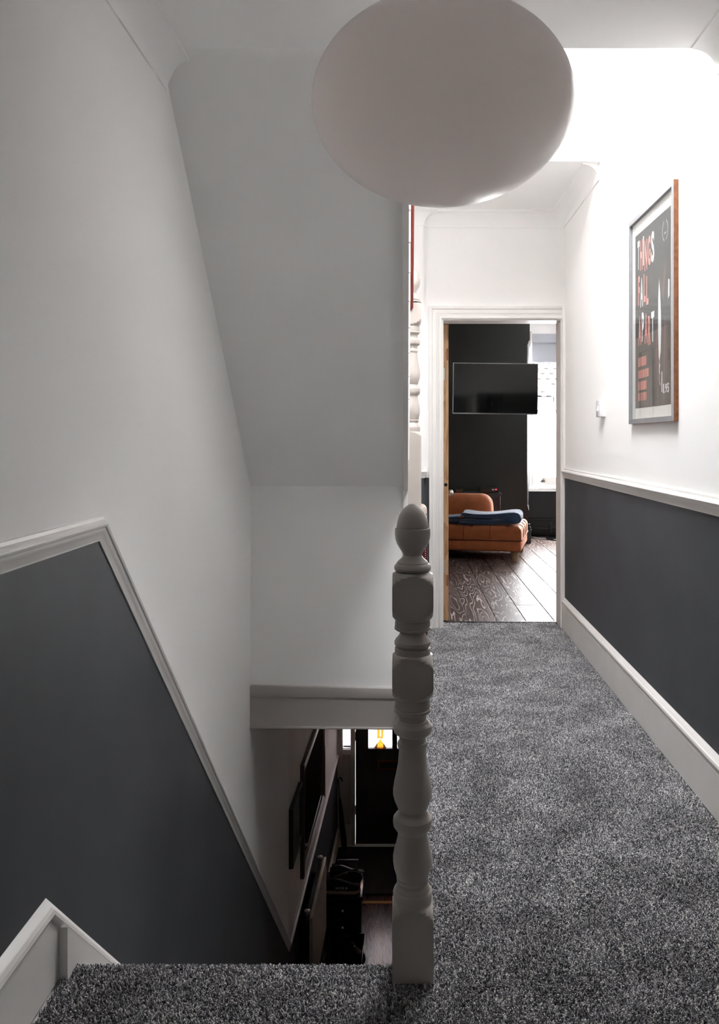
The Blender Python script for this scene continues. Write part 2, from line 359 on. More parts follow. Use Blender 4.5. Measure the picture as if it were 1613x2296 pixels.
# unlit attic space that the upper stair climbs into
b = MB(); b.box(-1.1, 1.3, -.2, -.1, ZN+.12, WT); b.box(-1.1, -1.0, -.2, 2.5, ZN+.12, WT); b.box(1.2, 1.3, -.2, 2.5, ZN+.12, WT); b.box(-1.1, 1.3, -.2, 2.42, SZ-.02, WT+.1); struct(b.build('wall_attic', 'attic'))
b = MB(); b.box(-1.0, 1.2, 4.03, 5.1, ZF, ZF+.12); b.box(-1.0, 1.2, 4.03, 4.15, ZF+.12, WT); struct(b.build('ceiling_far', 'ceiling'))
b = MB(); b.box(-1.0, SX0, 2.4, 4.15, SZ, SZ+.13); b.box(SX1, 1.25, 2.4, 4.15, SZ, SZ+.13); b.box(SX0, SX1, 2.4, SY0, SZ, SZ+.13); b.box(SX0, SX1, SY1, 4.15, SZ, SZ+.13)
struct(b.build('ceiling_well', 'ceiling'))
sk = struct(empty('window_3', ((SX0+SX1)/2, (SY0+SY1)/2, SZ+.13)))
b = MB(); b.box(SX0, SX1, SY0, SY0+.05, SZ+.02, SZ+.15); b.box(SX0, SX1, SY1-.05, SY1, SZ+.02, SZ+.15); b.box(SX0, SX0+.05, SY0+.05, SY1-.05, SZ+.02, SZ+.15); b.box(SX1-.05, SX1, SY0+.05, SY1-.05, SZ+.02, SZ+.15); b.build('window_frame', 'trim', sk)
b = MB(); b.box(SX0+.05, SX1-.05, SY0+.05, SY1-.05, SZ+.11, SZ+.118); b.build('pane', 'glass', sk)
portal('skylight_portal', ((SX0+SX1)/2, (SY0+SY1)/2, SZ+.2), (0, 0, 0), SX1-SX0, SY1-SY0)

# cove cornices
def cove(n=8, r=.083):
    p = [(0, r+.0), (0, -.004), (.006, -.004), (.006, 0)]
    pts = [(r+.004-(r-.004)*math.cos(a*PI/2/n) , (r-.006)*math.sin(a*PI/2/n)) for a in range(n+1)]
    return [(0, .083), (0, -.006), (.006, -.006)] + [(.006 + (x-.008 if x > .008 else 0), z) for x, z in pts] + [(.087, .077), (.087, .083)]
CV = cove()
zc = ZF-.083
b = MB(); b.sweep([(XR(4.06), 4.06, zc), (XR(YD), YD, zc), (.119, YD, zc)], CV, [(-1, 0, 0), (0, -1, 0)], [(0, 0, 1)]*2)
struct(b.build('trim_1', 'ceiling', smooth=30))
b = MB(); b.sweep([(.119, YD, zc), (.119, 4.93, zc), (-.75, 4.93, zc)], CV, [(1, 0, 0), (0, -1, 0)], [(0, 0, 1)]*2)
struct(b.build('trim_2', 'ceiling', smooth=30))
zc = ZN-.083
b = MB(); b.sweep([(XR(-1.6), -1.6, zc), (XR(2.49), 2.49, zc)], CV, [(-1, 0, 0)], [(0, 0, 1)]); struct(b.build('trim_3', 'ceiling', smooth=30))
b = MB(); b.sweep([(XL(-1.6), -1.6, zc), (XL(2.60), 2.60, zc)], CV, [(1, 0, 0)], [(0, 0, 1)]); struct(b.build('trim_4', 'ceiling', smooth=30))

# dado rails: profile measured down from the top edge
DADO = [(0, 0), (.009, 0), (.010, -.008), (.016, -.010), (.021, -.014), (.023, -.020), (.021, -.026), (.017, -.028), (.017, -.034), (.013, -.040), (.0115, -.050), (.008, -.056), (.008, -.061), (0, -.061)]
def updir(path, side):
    return None
b = MB(); b.sweep([(XR(YD), YD, 1.016), (XR(-1.6), -1.6, 1.016)], DADO, [(-1, 0, 0)], [(0, 0, 1)]); struct(b.build('trim_5', 'trim', smooth=35), 'white moulded dado rail on right wall')
pth = [(XL(y), y, z) for y, z in DL[:3]] + [(XL(8.8), 8.8, -2.335)]
ups = []
for i in range(3):
    t = (Vector(pth[i+1])-Vector(pth[i])).normalized(); u = Vector((1, 0, 0)).cross(t); u = u if u.z > 0 else -u; ups.append(u)
b = MB(); b.sweep(pth, DADO, [(1, 0, 0)]*3, ups); struct(b.build('trim_6', 'trim', smooth=35), 'white dado rail following the stair pitch')
b = MB(); b.sweep([(.119, YD, 1.016), (.119, 4.93, 1.016), (-.7, 4.93, 1.016)], DADO, [(1, 0, 0), (0, -1, 0)], [(0, 0, 1)]*2); struct(b.build('trim_7', 'trim', smooth=35))

# skirting
SK = [(0, 0), (.020, 0), (.020, .148), (.0165, .151), (.0165, .158), (.021, .162), (.024, .169), (.022, .177), (.016, .181), (.014, .186), (.009, .190), (.004, .197), (0, .197)]
b = MB(); b.sweep([(XR(YD-.02), YD-.02, 0), (XR(3.95), 3.95, 0)], SK, [(-1, 0, 0)], [(0, 0, 1)]); bs = struct(b.build('baseboard_right', 'trim', smooth=35), 'white moulded skirting board on right wall')
b = MB(); b.sweep([(XR(3.948), 3.948, 0), (XR(-1.6), -1.6, 0)], SK, [(-1, 0, 0)], [(0, 0, 1)]); b.build('board', 'trim', bs, smooth=35)
# left: level skirting, then the thicker stair string
TOP = [(0, .151), (.0165, .151), (.0165, .158), (.021, .162), (.024, .169), (.022, .177), (.016, .181), (.014, .186), (.009, .190), (.004, .197), (0, .197)]
TOP = [(a, c-.197) for a, c in TOP]
bl = struct(empty('baseboard_left', (XL(1.7), 1.7, 0)))
b = MB(); b.prism([(-1.6, 0), (1.735, 0), (1.735, .14), (1.70, .151), (-1.6, .151)], lambda y, z: (XL(y), y, z), lambda y, z: (XL(y)+.020, y, z)); b.build('board', 'trim', bl)
b = MB(); b.prism([(1.735, -.35), (1.735, .115), (1.86, -.005), (5.1, -3.19), (5.1, ZG), (4.8, ZG)], lambda y, z: (XL(y), y, z), lambda y, z: (XL(y)+.040, y, z)); b.build('stair_string', 'trim', bl)
pth = [(XL(-1.6), -1.6, .197), (XL(1.706), 1.706, .197), (XL(5.1), 5.1, .197-3.394*.985)]
ups = []
for i in range(2):
    t = (Vector(pth[i+1])-Vector(pth[i])).normalized(); u = Vector((1, 0, 0)).cross(t); u = u if u.z > 0 else -u; ups.append(u)
b = MB(); b.sweep(pth, [(a*1.25, c) for a, c in TOP], [(1, 0, 0)]*2, ups); b.build('moulding', 'trim', bl, smooth=35)

# bedroom door casing
CAS = [(0, 0), (.014, 0), (.018, .006), (.018, .014), (.010, .020), (.012, .030), (.017, .036), (.017, .058), (.024, .062), (.026, .068), (.026, .080), (0, .080)]
b = MB(); b.box(BX0_, DX0, 5.13, 5.134, 0, 1.99); b.build('dark_lower_paint', 'room_dark', wd); b = MB(); b.box(DX1, 3.5, 5.13, 5.134, 0, 1.99); b.build('dark_lower_paint', 'room_dark', wd)
cs = struct(empty('trim_8', (DX0, YD, 0)), 'white moulded door casing around the bedroom doorway')
b = MB(); b.sweep([(DX0-.0, YD, 0), (DX0, YD, DZ), (DX1, YD, DZ)], CAS, [(0, -1, 0)]*2, [(-1, 0, 0), (0, 0, 1)]); b.build('moulding', 'trim', cs, smooth=30)
b = MB(); b.box(DX1, XR(YD)-.001, YD-.018, YD, 0, DZ+.02); b.box(DX1+.004, XR(YD)-.001, YD-.026, YD-.018, 0, DZ+.01); b.build('board', 'trim', cs)
b = MB(); b.box(DX0-.001, DX0+.012, YD, 5.125, 0, DZ); b.box(DX1-.006, DX1+.001, YD, 5.125, 0, DZ); b.box(DX0+.012, DX1-.006, YD, 5.125, DZ-.008, DZ+.001); b.build('jamb', 'trim', cs)

# floors
b = MB(); b.box(-.02, 1.15, 1.80, 5.125, -.3, -.012); b.box(-.95, 1.15, -1.7, 1.77, -.3, -.012); b.box(-.95, -.02, 4.12, 5.125, -.29, -.012)
fl = struct(b.build('floor', 'plaster_edge'))
cp = thing('carpet', 'grey flecked cut-pile carpet covering the landing and top nosing', 'carpet', (.4, 1.0, -.008))
XA = -.76
def nosing(y, r=.020):
    return [(y-.12, -.008)] + [(y-r+r*math.sin(a), -.008-r+r*math.cos(a)) for a in [k*PI/2/6 for k in range(7)]] + [(y, -.075)]
NZ = nosing(1.797)
b = MB()
b.add([(XA, -1.6, -.008), (XR(-1.6)-.012, -1.6, -.008), (XR(1.677)-.012, 1.677, -.008), (0, 1.677, -.008), (XA, 1.677, -.008)], [(0, 1, 2, 3, 4)])
b.add([(0, 1.677, -.008), (XR(1.677)-.012, 1.677, -.008), (XR(4.974)-.012, 4.974, -.008), (DX1-.008, 4.974, -.008), (DX1-.008, 5.120, -.008), (DX0+.014, 5.120, -.008), (DX0+.014, 4.974, -.008), (0, 4.974, -.008)], [tuple(range(8))])
for i in range(len(NZ)-1):
    (y0, z0), (y1, z1) = NZ[i], NZ[i+1]; b.add([(XA, y0, z0), (0, y0, z0), (0, y1, z1), (XA, y1, z1)], [(0, 1, 2, 3)])
b.add([(0, 1.797, -.008), (0, 4.92, -.008), (0, 4.92, -.06), (0, 1.797, -.06)], [(0, 1, 2, 3)])
b.add([(XA, 4.12, -.008), (0, 4.12, -.008), (0, 4.93, -.008), (XA, 4.93, -.008)], [(0, 1, 2, 3)])
b.build('backing', 'carpet', cp)

def pile_group():
    g = bpy.data.node_groups.new('carpet_pile', 'GeometryNodeTree')
    g.interface.new_socket('Geometry', in_out='INPUT', socket_type='NodeSocketGeometry'); g.interface.new_socket('Geometry', in_out='OUTPUT', socket_type='NodeSocketGeometry')
    N = g.nodes.new; L = g.links.new
    gi, go = N('NodeGroupInput'), N('NodeGroupOutput')
    d = N('GeometryNodeDistributePointsOnFaces'); d.inputs['Density'].default_value = 105000; d.inputs['Seed'].default_value = 3
    cone = N('GeometryNodeMeshCone'); cone.fill_type = 'NONE'; cone.inputs['Vertices'].default_value = 5; cone.inputs['Radius Top'].default_value = .0011; cone.inputs['Radius Bottom'].default_value = .0016; cone.inputs['Depth'].default_value = .0075
    cone.fill_type = 'NGON'
    sm = N('GeometryNodeSetMaterial'); sm.inputs['Material'].default_value = M['pile']
    ip = N('GeometryNodeInstanceOnPoints')
    rr = N('FunctionNodeRandomValue'); rr.data_type = 'FLOAT_VECTOR'; rr.inputs[0].default_value = (-.55, -.55, 0); rr.inputs[1].default_value = (.55, .55, 6.28)
    rs = N('FunctionNodeRandomValue'); rs.data_type = 'FLOAT'; rs.inputs[2].default_value = .65; rs.inputs[3].default_value = 1.25; rs.inputs['Seed'].default_value = 5
    st = N('GeometryNodeStoreNamedAttribute'); st.domain = 'INSTANCE'; st.data_type = 'FLOAT'; st.inputs['Name'].default_value = 'tone'
    rt = N('FunctionNodeRandomValue'); rt.data_type = 'FLOAT'; rt.inputs['Seed'].default_value = 9
    L(gi.outputs[0], d.inputs['Mesh']); L(d.outputs['Points'], ip.inputs['Points']); L(cone.outputs['Mesh'], sm.inputs['Geometry']); L(sm.outputs[0], ip.inputs['Instance'])
    add = N('FunctionNodeRotateRotation'); 
    L(d.outputs['Rotation'], add.inputs[0]); L(rr.outputs[0], add.inputs[1]); L(add.outputs[0], ip.inputs['Rotation'])
    L(rs.outputs[1], ip.inputs['Scale']); L(ip.outputs[0], st.inputs['Geometry']); L(rt.outputs[1], st.inputs['Value']); L(st.outputs[0], go.inputs[0])
    return g
b = MB()
b.add([(XA-.004, 1.25, -.007), (.0, 1.25, -.007), (0, 1.677, -.007), (XA-.004, 1.677, -.007)], [(0, 1, 2, 3)])
b.add([(0, 1.25, -.007), (XR(1.25)-.02, 1.25, -.007), (XR(4.97)-.022, 4.97, -.007), (DX1-.012, 4.97, -.007), (DX1-.012, 5.116, -.007), (DX0+.018, 5.116, -.007), (DX0+.018, 4.97, -.007), (.16, 4.97, -.007), (.16, 4.92, -.007), (0, 4.92, -.007)], [tuple(range(10))])
for i in range(len(NZ)-2):
    (y0, z0), (y1, z1) = NZ[i], NZ[i+1]; b.add([(XA-.004, y0, z0+.001), (-.001, y0, z0+.001), (-.001, y1, z1+.001), (XA-.004, y1, z1+.001)], [(0, 1, 2, 3)])
pile = b.build('pile', 'pile', cp); pile['kind'] = 'stuff'
# tufts must grow upward
pm = pile.data; bm = bmesh.new(); bm.from_mesh(pm)
for f in bm.faces:
    if f.normal.z < -.05 or (abs(f.normal.z) <= .05 and f.normal.y < 0): f.normal_flip()
bm.to_mesh(pm); bm.free()
md = pile.modifiers.new('pile', 'NODES'); md.node_group = pile_group()

# flight of stairs down
st = struct(empty('staircase', (-.4, 1.8, 0)), 'carpeted stair flight going down to the hall'); st['kind'] = 'structure'
NR = 17; RISE = 3.36/NR; GO = .206
for i in range(1, NR):
    b = MB(); y0 = 1.78+(i-1)*GO; z1 = -i*RISE
    b.box(XL(y0)+.041, -.01, y0, y0+GO+.03, max(z1-.35, ZG), z1); b.build('tread', 'carpet', st, bevel=(.012, 2))

# bulkhead under the loft stair: sloping soffit, wall, apron boards
b = MB(); b.prism([(2.53, 2.48), (4.083, .955), (4.083, 1.15), (2.53, 2.70)], lambda y, z: (XL(y)-.02, y, z), lambda y, z: (-.008, y, z)); struct(b.build('ceiling_stairs', 'ceiling'), 'sloping plaster underside of the upper stair')
b = MB(); b.box(-.86, -.004, 4.083, 4.16, -.3, 1.05); struct(b.build('wall_bulkhead', 'wall'))
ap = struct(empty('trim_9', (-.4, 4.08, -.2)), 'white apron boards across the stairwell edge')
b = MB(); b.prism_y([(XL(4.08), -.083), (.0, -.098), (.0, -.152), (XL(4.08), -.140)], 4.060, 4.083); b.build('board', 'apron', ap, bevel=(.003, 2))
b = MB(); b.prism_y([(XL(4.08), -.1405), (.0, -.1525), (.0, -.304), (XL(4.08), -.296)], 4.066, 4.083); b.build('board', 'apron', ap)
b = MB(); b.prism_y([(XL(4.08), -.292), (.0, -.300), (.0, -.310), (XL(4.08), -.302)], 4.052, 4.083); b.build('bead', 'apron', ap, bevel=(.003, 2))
b = MB(); b.prism_x([(4.11, -.3), (4.065, -.3), (4.065, .93), (2.42, 2.545), (2.42, 2.80), (4.11, 1.20)], -.008, .016)
struct(b.build('trim_10', 'trim'), 'outer string of the upper stair')

# ------------------------------------------------------------------ lower hall
b = MB(); b.box(-.95, .7, 1.0, 8.95, ZG-.15, ZG-.02); b.box(-.95, .7, 7.67, 8.8, ZG-.03, ZG-.012); hf = struct(b.build('floor_hall', 'hall_oak'))
x = -.82; k = 0
while x < .5:
    y = 4.9 - random.random()*.6
    while y < 7.66:
        ln = random.choice((.75, .9, 1.1)); y1 = min(y+ln, 7.665)
        q = MB(); q.box(x+.0012, x+.0888, y+.0012, y1-.0012, ZG-.02, ZG+random.uniform(-.0006, .0006)); q.build('plank', 'hall_oak', hf); y = y1
    x += .09
b = MB(); b.box(-.75, .5, 7.66, 7.70, ZG-.02, ZG+.006); b.build('threshold_strip', 'brass_dark', hf)
mt = tag((lambda q: q.box(-.70, .45, 7.82, 8.72, ZG-.012, ZG+.008).build('doormat', 'doormat'))(MB()), 'dark coir doormat inside the front door', 'mat')
b = MB(); b.box(.5, .65, 1.0, 8.95, ZG-.1, -.2); struct(b.build('wall_hall_right', 'hall_wall'))
b = MB(); b.box(-1.0, .65, .95, 1.1, ZG-.1, -.2); struct(b.build('wall_hall_rear', 'hall_wall'))
b = MB(); b.box(-1.0, .65, 4.16, 8.95, -.302, -.18); struct(b.build('ceiling_hall', 'ceiling'))
b = MB(); b.sweep([(XL(5.3), 5.3, ZG), (XL(8.78), 8.78, ZG)], SK, [(1, 0, 0)], [(0, 0, 1)]); struct(b.build('baseboard_hall', 'hall_trim', smooth=35))

# front wall of hall: side light, frame, door
YF = 8.8
def gx(px): return (px-908)/1750*YF
def gz(py): return 1.2-(py-985)/1750*YF
fd = struct(empty('trim_11', (-.65, YF, ZG)), 'white front door frame with side light')
b = MB(); b.box(XL(YF)-.02, gx(769), YF-.03, YF+.10, ZG, -.3); b.box(gx(787), gx(797), YF-.045, YF+.12, ZG, -.3)
b.box(gx(769), gx(787), YF-.03, YF+.10, gz(1690), gz(1679)); b.box(gx(769), gx(787), YF+.0, YF+.08, ZG, gz(1690)); b.box(gx(769), gx(787), YF-.03, YF+.1, -.75, -.3)
b.box(gx(769)-.001, gx(787), YF-.03, YF+.02, ZG, ZG+.22); b.box(gx(974), .52, YF-.045, YF+.12, ZG, -.3); b.box(gx(797), gx(974), YF-.045, YF+.12, -1.18, -.3)
b.box(XL(YF), .5, YF-.05, YF+.12, ZG-.02, gz(1893)); b.build('door_frame', 'hall_trim', fd, bevel=(.004, 2))
b = MB(); b.box(gx(769), gx(787), YF+.03, YF+.036, gz(1679), -.75); b.build('pane', 'hammered', fd)
b = MB(); b.box(gx(769)+.006, gx(787)-.006, YF+.022, YF+.030, gz(1679)+.012, gz(1679)+.026); b.build('lead_bar', 'lead', fd)
d2 = struct(empty('door_2', (gx(797), YF, ZG)), 'dark front door with leaded amber glass lights')
DB = gz(1892); b = MB(); xm = gx(885.5)
gl = [(gx(826), gx(880)), (gx(891), gx(945))]; gz0, gz1 = gz(1678), -1.45
b.box(gx(797)+.003, gx(826), YF, YF+.045, DB, -1.19); b.box(gx(945), gx(974)-.003, YF, YF+.045, DB, -1.19); b.box(gx(880), gx(891), YF, YF+.045, gz0, -1.19)
b.box(gx(826), gx(945), YF, YF+.045, gz(1731), gz0); b.box(gx(826), gx(945), YF, YF+.045, DB, gz(1848)); b.box(gx(826), gx(945), YF, YF+.045, gz1, -1.19)
b.box(gx(826), gx(945), YF+.014, YF+.035, gz(1848), gz(1731)); b.build('door_leaf', 'front_door', d2)
b = MB()
for a, c in gl:
    b.box(a-.012, c+.012, YF-.010, YF, gz0-.045, gz0-.0); b.box(a-.014, a, YF-.010, YF, gz0, gz1); b.box(c, c+.014, YF-.010, YF, gz0, gz1)
b.box(gx(822), gx(949), YF-.008, YF, gz(1731)-.004, gz(1731)+.014); b.box(gx(822), gx(949), YF-.008, YF, gz(1848)-.012, gz(1848)+.004)
b.build('moulding', 'front_door', d2)
for a, c in gl:
    m_ = (a+c)/2
    q = MB(); q.box(a, m_-.032, YF+.02, YF+.026, gz0, gz1); q.box(m_+.032, c, YF+.02, YF+.026, gz0, gz1); q.build('pane', 'hammered', d2)
    q = MB(); q.box(m_-.030, m_-.003, YF+.02, YF+.026, gz0+.1, gz1); q.box(m_+.003, m_+.030, YF+.02, YF+.026, gz0+.1, gz1)
    q.prism_y([(m_-.066, gz0), (m_+.066, gz0), (m_+.03, gz0+.05), (m_+.004, gz0+.10), (m_-.004, gz0+.10), (m_-.03, gz0+.05)], YF+.019, YF+.027); q.build('amber_pane', 'amber', d2)['label'] = 'amber leaded glass strip'
    q = MB(); q.box(m_-.0335, m_-.0295, YF+.014, YF+.03, gz0+.06, gz1); q.box(m_+.0295, m_+.0335, YF+.014, YF+.03, gz0+.06, gz1); q.box(m_-.002, m_+.002, YF+.014, YF+.03, gz0+.10, gz1)
    for sgn in (-1, 1):
        q.tube([(m_+sgn*.068, YF+.017, gz0), (m_+sgn*.045, YF+.017, gz0+.035), (m_+sgn*.018, YF+.017, gz0+.072), (m_, YF+.017, gz0+.125)], .0025, 6)
    q.build('lead_came', 'lead', d2)
q = MB(); q.box(gx(847), gx(924), YF-.010, YF+.004, gz(1726), gz(1703)); lb = q.build('letter_plate', 'brass_dark', d2, bevel=(.004, 2))
q = MB(); q.box(gx(851), gx(920), YF-.013, YF-.009, gz(1721), gz(1708)); q.build('flap', 'black', lb)
q = MB()
for z in (gz(1815), gz(1650)): MB().lathe([(.008, -.05), (.008, .05)], (gx(797), YF-.012, z), 10).build('hinge', 'front_door', d2)

# recessed porch outside the front door
b = MB(); b.box(-1.0, -.80, 8.95, 9.9, ZG-.3, -.2); b.box(.55, .75, 8.95, 9.9, ZG-.3, -.2); b.box(-1.0, .75, 8.95, 9.9, -1.0, -.2); b.box(-1.0, .75, 8.95, 9.9, ZG-.3, ZG-.05); struct(b.build('wall_porch', 'plaster_edge'))

# ------------------------------------------------------------------ bedroom
BX0, BX1 = -.85, 3.5
YW, YB = 9.01, 9.68
b = MB(); b.box(BX0-.15, BX0, 5.13, 9.15, -.3, 2.8); struct(b.build('wall_bedroom_left', 'room_dark'))
b = MB(); b.box(BX1, BX1+.15, 5.13, 9.15, -.3, 2.8); b.box(1.2, BX1+.1, 5.0, 5.13, -.3, 2.8); struct(b.build('wall_bedroom_right', 'wall'))
b = MB(); b.box(BX0-.1, BX1+.1, 5.0, 9.95, 2.66, 2.8); struct(b.build('ceiling_bedroom', 'ceiling'))
CX = 1.436
b = MB(); b.box(BX0-.1, CX-.06, YW, YW+.25, -.3, 2.8); b.box(3.1, BX1+.1, YW, YW+.25, -.3, 2.8); wf = struct(b.build('wall_front', 'room_dark'))
# corner post of the bay, with a stopped chamfer
b = MB(); z0c, z1c = .44, 2.28
b.box(CX-.06, CX, YW, YW+.25, -.3, z0c-.06); b.box(CX-.06, CX+.008, YW, YW+.25, z1c+.06, 2.8)
cpoly = [(CX-.06, YW), (CX-.022, YW), (CX, YW+.03), (CX, YW+.25), (CX-.06, YW+.25)]
full = [(CX-.06, YW), (CX-.004, YW), (CX, YW+.004), (CX, YW+.25), (CX-.06, YW+.25)]
b.loft([[(x, y, z0c-.06) for x, y in full], [(x, y, z0c) for x, y in cpoly], [(x, y, z1c) for x, y in cpoly], [(x, y, z1c+.06) for x, y in full]])
b.build('corner_bead', 'bay_dark', wf)['label'] = 'glossy dark corner with stopped chamfer'
# bay: splayed return, window wall
b = MB(); b.prism_z([(CX, YW+.25), (CX-.1, YW+.25), (1.30, YB+.2), (1.50, YB+.2), (1.543, YB)], .56, 2.8)
b.prism_z([(3.1, YW+.25), (3.2, YW+.25), (3.2, YB+.2), (3.0, YB+.2), (3.0, YB)], -.3, 2.8)
b.box(1.5, 3.05, YB+.05, YB+.2, 2.53, 2.8); wbay = struct(b.build('wall_bay', 'wall'))
b = MB(); b.box(1.5, 3.05, YB, YB+.2, -.3, .555); b.prism_z([(CX, YW+.25), (CX-.1, YW+.25), (1.30, YB+.2), (1.50, YB+.2), (1.543, YB)], -.3, .56); b.build('dark_apron', 'bay_dark', wbay)['label'] = 'black painted wall below the bay window'
b = MB(); b.box(1.5, 3.05, YB-.02, YB+.05, 2.50, 2.60); b.box(1.5, 3.05, YB+.0, YB+.05, 2.60, 2.8); b.build('head_board', 'wall', wbay)

def sash_window(name, x0, x1, blind):
    r = struct(empty(name, ((x0+x1)/2, YB, .56)))
    q = MB(); q.box(x0, x0+.028, YB-.012, YB+.14, .60, 2.53); q.box(x1-.028, x1, YB-.012, YB+.14, .60, 2.53); q.box(x0+.028, x1-.028, YB-.012, YB+.14, 2.47, 2.53); q.build('window_frame', 'trim', r, bevel=(.003, 2))
    a, c = x0+.028, x1-.028
    def sash(y, z0, z1, rb, rt, nm):
        s = MB(); s.box(a, a+.028, y, y+.04, z0, z1); s.box(c-.028, c, y, y+.04, z0, z1); s.box(a+.028, c-.028, y, y+.04, z0, z0+rb); s.box(a+.028, c-.028, y, y+.04, z1-rt, z1)
        o = s.build(nm, 'trim', r, bevel=(.002, 1)); s = MB(); s.box(a+.026, c-.026, y+.018, y+.022, z0+rb-.002, z1-rt+.002); s.build('pane', 'glass', o); return o
    sash(YB+.055, 1.528, 2.47, .045, .05, 'upper_sash')
    lo = sash(YB+.010, .630, 1.570, .098, .042, 'lower_sash')
    m_ = a+.145
    q = MB(); q.box(m_-.028, m_+.028, YB+.002, YB+.010, .668, .688); q.box(m_-.022, m_+.022, YB-.014, YB+.010, .684, .700); q.box(m_-.010, m_+.010, YB+.0, YB+.010, .698, .718); q.build('sash_lift', 'steel', lo, bevel=(.002, 2))
    q = MB(); q.box(x0-.02, x1+.02, YB-.045, YB+.14, .564, .600); q.box(x0, x1, YB-.02, YB+.14, .600, .632); q.build('window_sill', 'trim', r, bevel=(.006, 3))
    return r
sash_window('window_1', 1.543, 2.25, True)
sash_window('window_2', 2.30, 3.0, True)
for i, (x0, x1) in enumerate(((1.575, 2.22), (2.33, 2.97))):
    t = thing('roller_blind', ('grey roller blind part lowered at the sash beside the television', 'grey roller blind part lowered at the further bay sash')[i], 'blind', ((x0+x1)/2, YB-.03, 2.46), 0, 'roller blinds in the bay')
    q = MB(); q.box(x0, x1, YB-.034, YB-.030, 2.163, 2.44); q.build('fabric', 'blind', t)
    q = MB(); q.box(x0, x1, YB-.040, YB-.026, 2.150, 2.170); q.build('bottom_bar', 'blind', t, bevel=(.003, 2))
    q = MB(); q.box(x0-.004, x1+.004, YB-.07, YB-.012, 2.395, 2.50); q.build('cassette', 'blind', t, bevel=(.006, 2))
    q = MB(); q.prism_x([(YB-.075, 2.53), (YB-.012, 2.53), (YB-.012, 2.33), (YB-.05, 2.36), (YB-.075, 2.41)], x0-.022, x0-.006); q.build('bracket', 'trim', t)
# skirting and heating pipe of the bay, block at the corner
b = MB(); b.box(1.5, 3.05, YB-.03, YB, 0, .22); b.box(1.5, 3.05, YB-.045, YB, .20, .22); struct(b.build('baseboard_bay', 'bay_dark', bevel=(.004, 2)))
b = MB(); b.box(CX-.30, CX+.02, YW-.022, YW+.02, 0, .19); b.box(CX-.30, CX+.012, YW-.014, YW+.02, .19, .225); b.box(CX-.30, CX+.026, YW-.028, YW+.02, .15, .165); struct(b.build('baseboard_front', 'bay_dark', bevel=(.004, 2)))
rp = thing('radiator_pipe', 'dark radiator pipe with a valve along the skirting below the bay window', 'pipe', (1.9, 9.6, .09))
q = MB(); q.tube([(1.52, 9.615, .10), (2.6, 9.615, .10)], .011, 10); q.build('pipe', 'bay_dark', rp)
q = MB(); q.lathe([(.010, -.05), (.010, .03), (.015, .032), (.016, .065), (.012, .07)], (1.80, 9.605, .10), 16); q.build('valve', 'bay_dark', rp, smooth=30)

# plank floor
b = MB(); b.box(BX0-.1, BX1+.1, 5.0, 9.9, -.3, -.02); fb = struct(b.build('floor_bedroom', 'floor_oak'))
x = BX0 - .06
while x < BX1:
    y = 5.128 if x < -.2 or x > 1.4 else 5.128; first = True
    while y < YB-.03:
        ln = random.uniform(.5, 1.5) if first else random.uniform(1.2, 1.9); first = False; y1 = min(y+ln, YB-.03)
        g = .0016; hz = random.uniform(-.0007, .0007)
        q = MB(); X0, X1, Y0, Y1 = x+g, x+.19-g, y+g, y1-g
        q.loft([[(X0, Y0, -.02), (X1, Y0, -.02), (X1, Y1, -.02), (X0, Y1, -.02)], [(X0, Y0, hz-.002), (X1, Y0, hz-.002), (X1, Y1, hz-.002), (X0, Y1, hz-.002)], [(X0+.002, Y0+.002, hz), (X1-.002, Y0+.002, hz), (X1-.002, Y1-.002, hz), (X0+.002, Y1-.002, hz)]])
        q.build('plank', 'floor_oak', fb); y = y1
    x += .19
b = MB(); b.box(DX0+.012, DX1-.006, 5.118, 5.134, -.02, .004); b.build('threshold_strip', 'black', fb)

# pine door, open at a right angle into the room
d1 = struct(empty('door_1', (.252, 5.13, .006)), 'open bare pine door seen edge-on')
DXa, DXb, DYa, DYb, DZa, DZb = .252, .288, 5.135, 5.885, .008, 1.955
b = MB(); b.box(DXa, DXb, DYa, DYa+.10, DZa, DZb); b.box(DXa, DXb, DYb-.10, DYb, DZa, DZb)
for z0, z1 in ((DZa, .22), (.72, .90), (1.84, DZb)): b.box(DXa, DXb, DYa+.10, DYb-.10, z0, z1)
b.box(DXa, DXb, 5.47, 5.55, .22, .72); b.box(DXa, DXb, 5.47, 5.55, .90, 1.84)
b.build('door_leaf', 'pine', d1)
for y0, y1 in ((DYa+.10, 5.47), (5.55, DYb-.10)):
    for z0, z1 in ((.22, .72), (.90, 1.84)):
        q = MB(); q.box(DXa+.011, DXb-.011, y0, y1, z0, z1); q.build('panel', 'pine', d1)
def dz(py): return 1.2-(py-985)/1750*5.133
for py0, py1 in ((781, 808), (1289, 1314)):
    q = MB(); q.box(.274, .2885, DYa-.0012, DYa+.004, dz(py1), dz(py0)); q.build('old_mortise', 'pine_dark', d1)['label'] = 'stained old hinge recess'
for py0, py1 in ((825, 852), (1256, 1284)):
    q = MB(); q.box(.2515, .2645, DYa-.0014, DYa+.004, dz(py1), dz(py0))
    q.lathe([(.006, dz(py1)), (.006, dz(py0))], (.249, DYa-.003, 0), 10); q.build('hinge', 'zinc', d1)
q = MB(); q.box(.2535, .2875, DYa-.001, DYa+.004, dz(1100), dz(1076)); q.build('patch', 'pine', d1)['label'] = 'let-in wood patch'
q = MB(); q.lathe([(.0115, -.0016), (.0115, .004)], (.270, DYa, dz(1087)), 18, axis='y'); q.build('lock_hole', 'hole', d1)
q = MB(); q.lathe([(.024, 0), (.024, .006), (.009, .010), (.008, .030), (.018, .036), (.026, .046), (.028, .055), (.024, .066), (.012, .072), (.004, .073)], (DXb, 5.82, .80), 24, axis='x'); q.build('knob', 'chrome', d1, smooth=40)

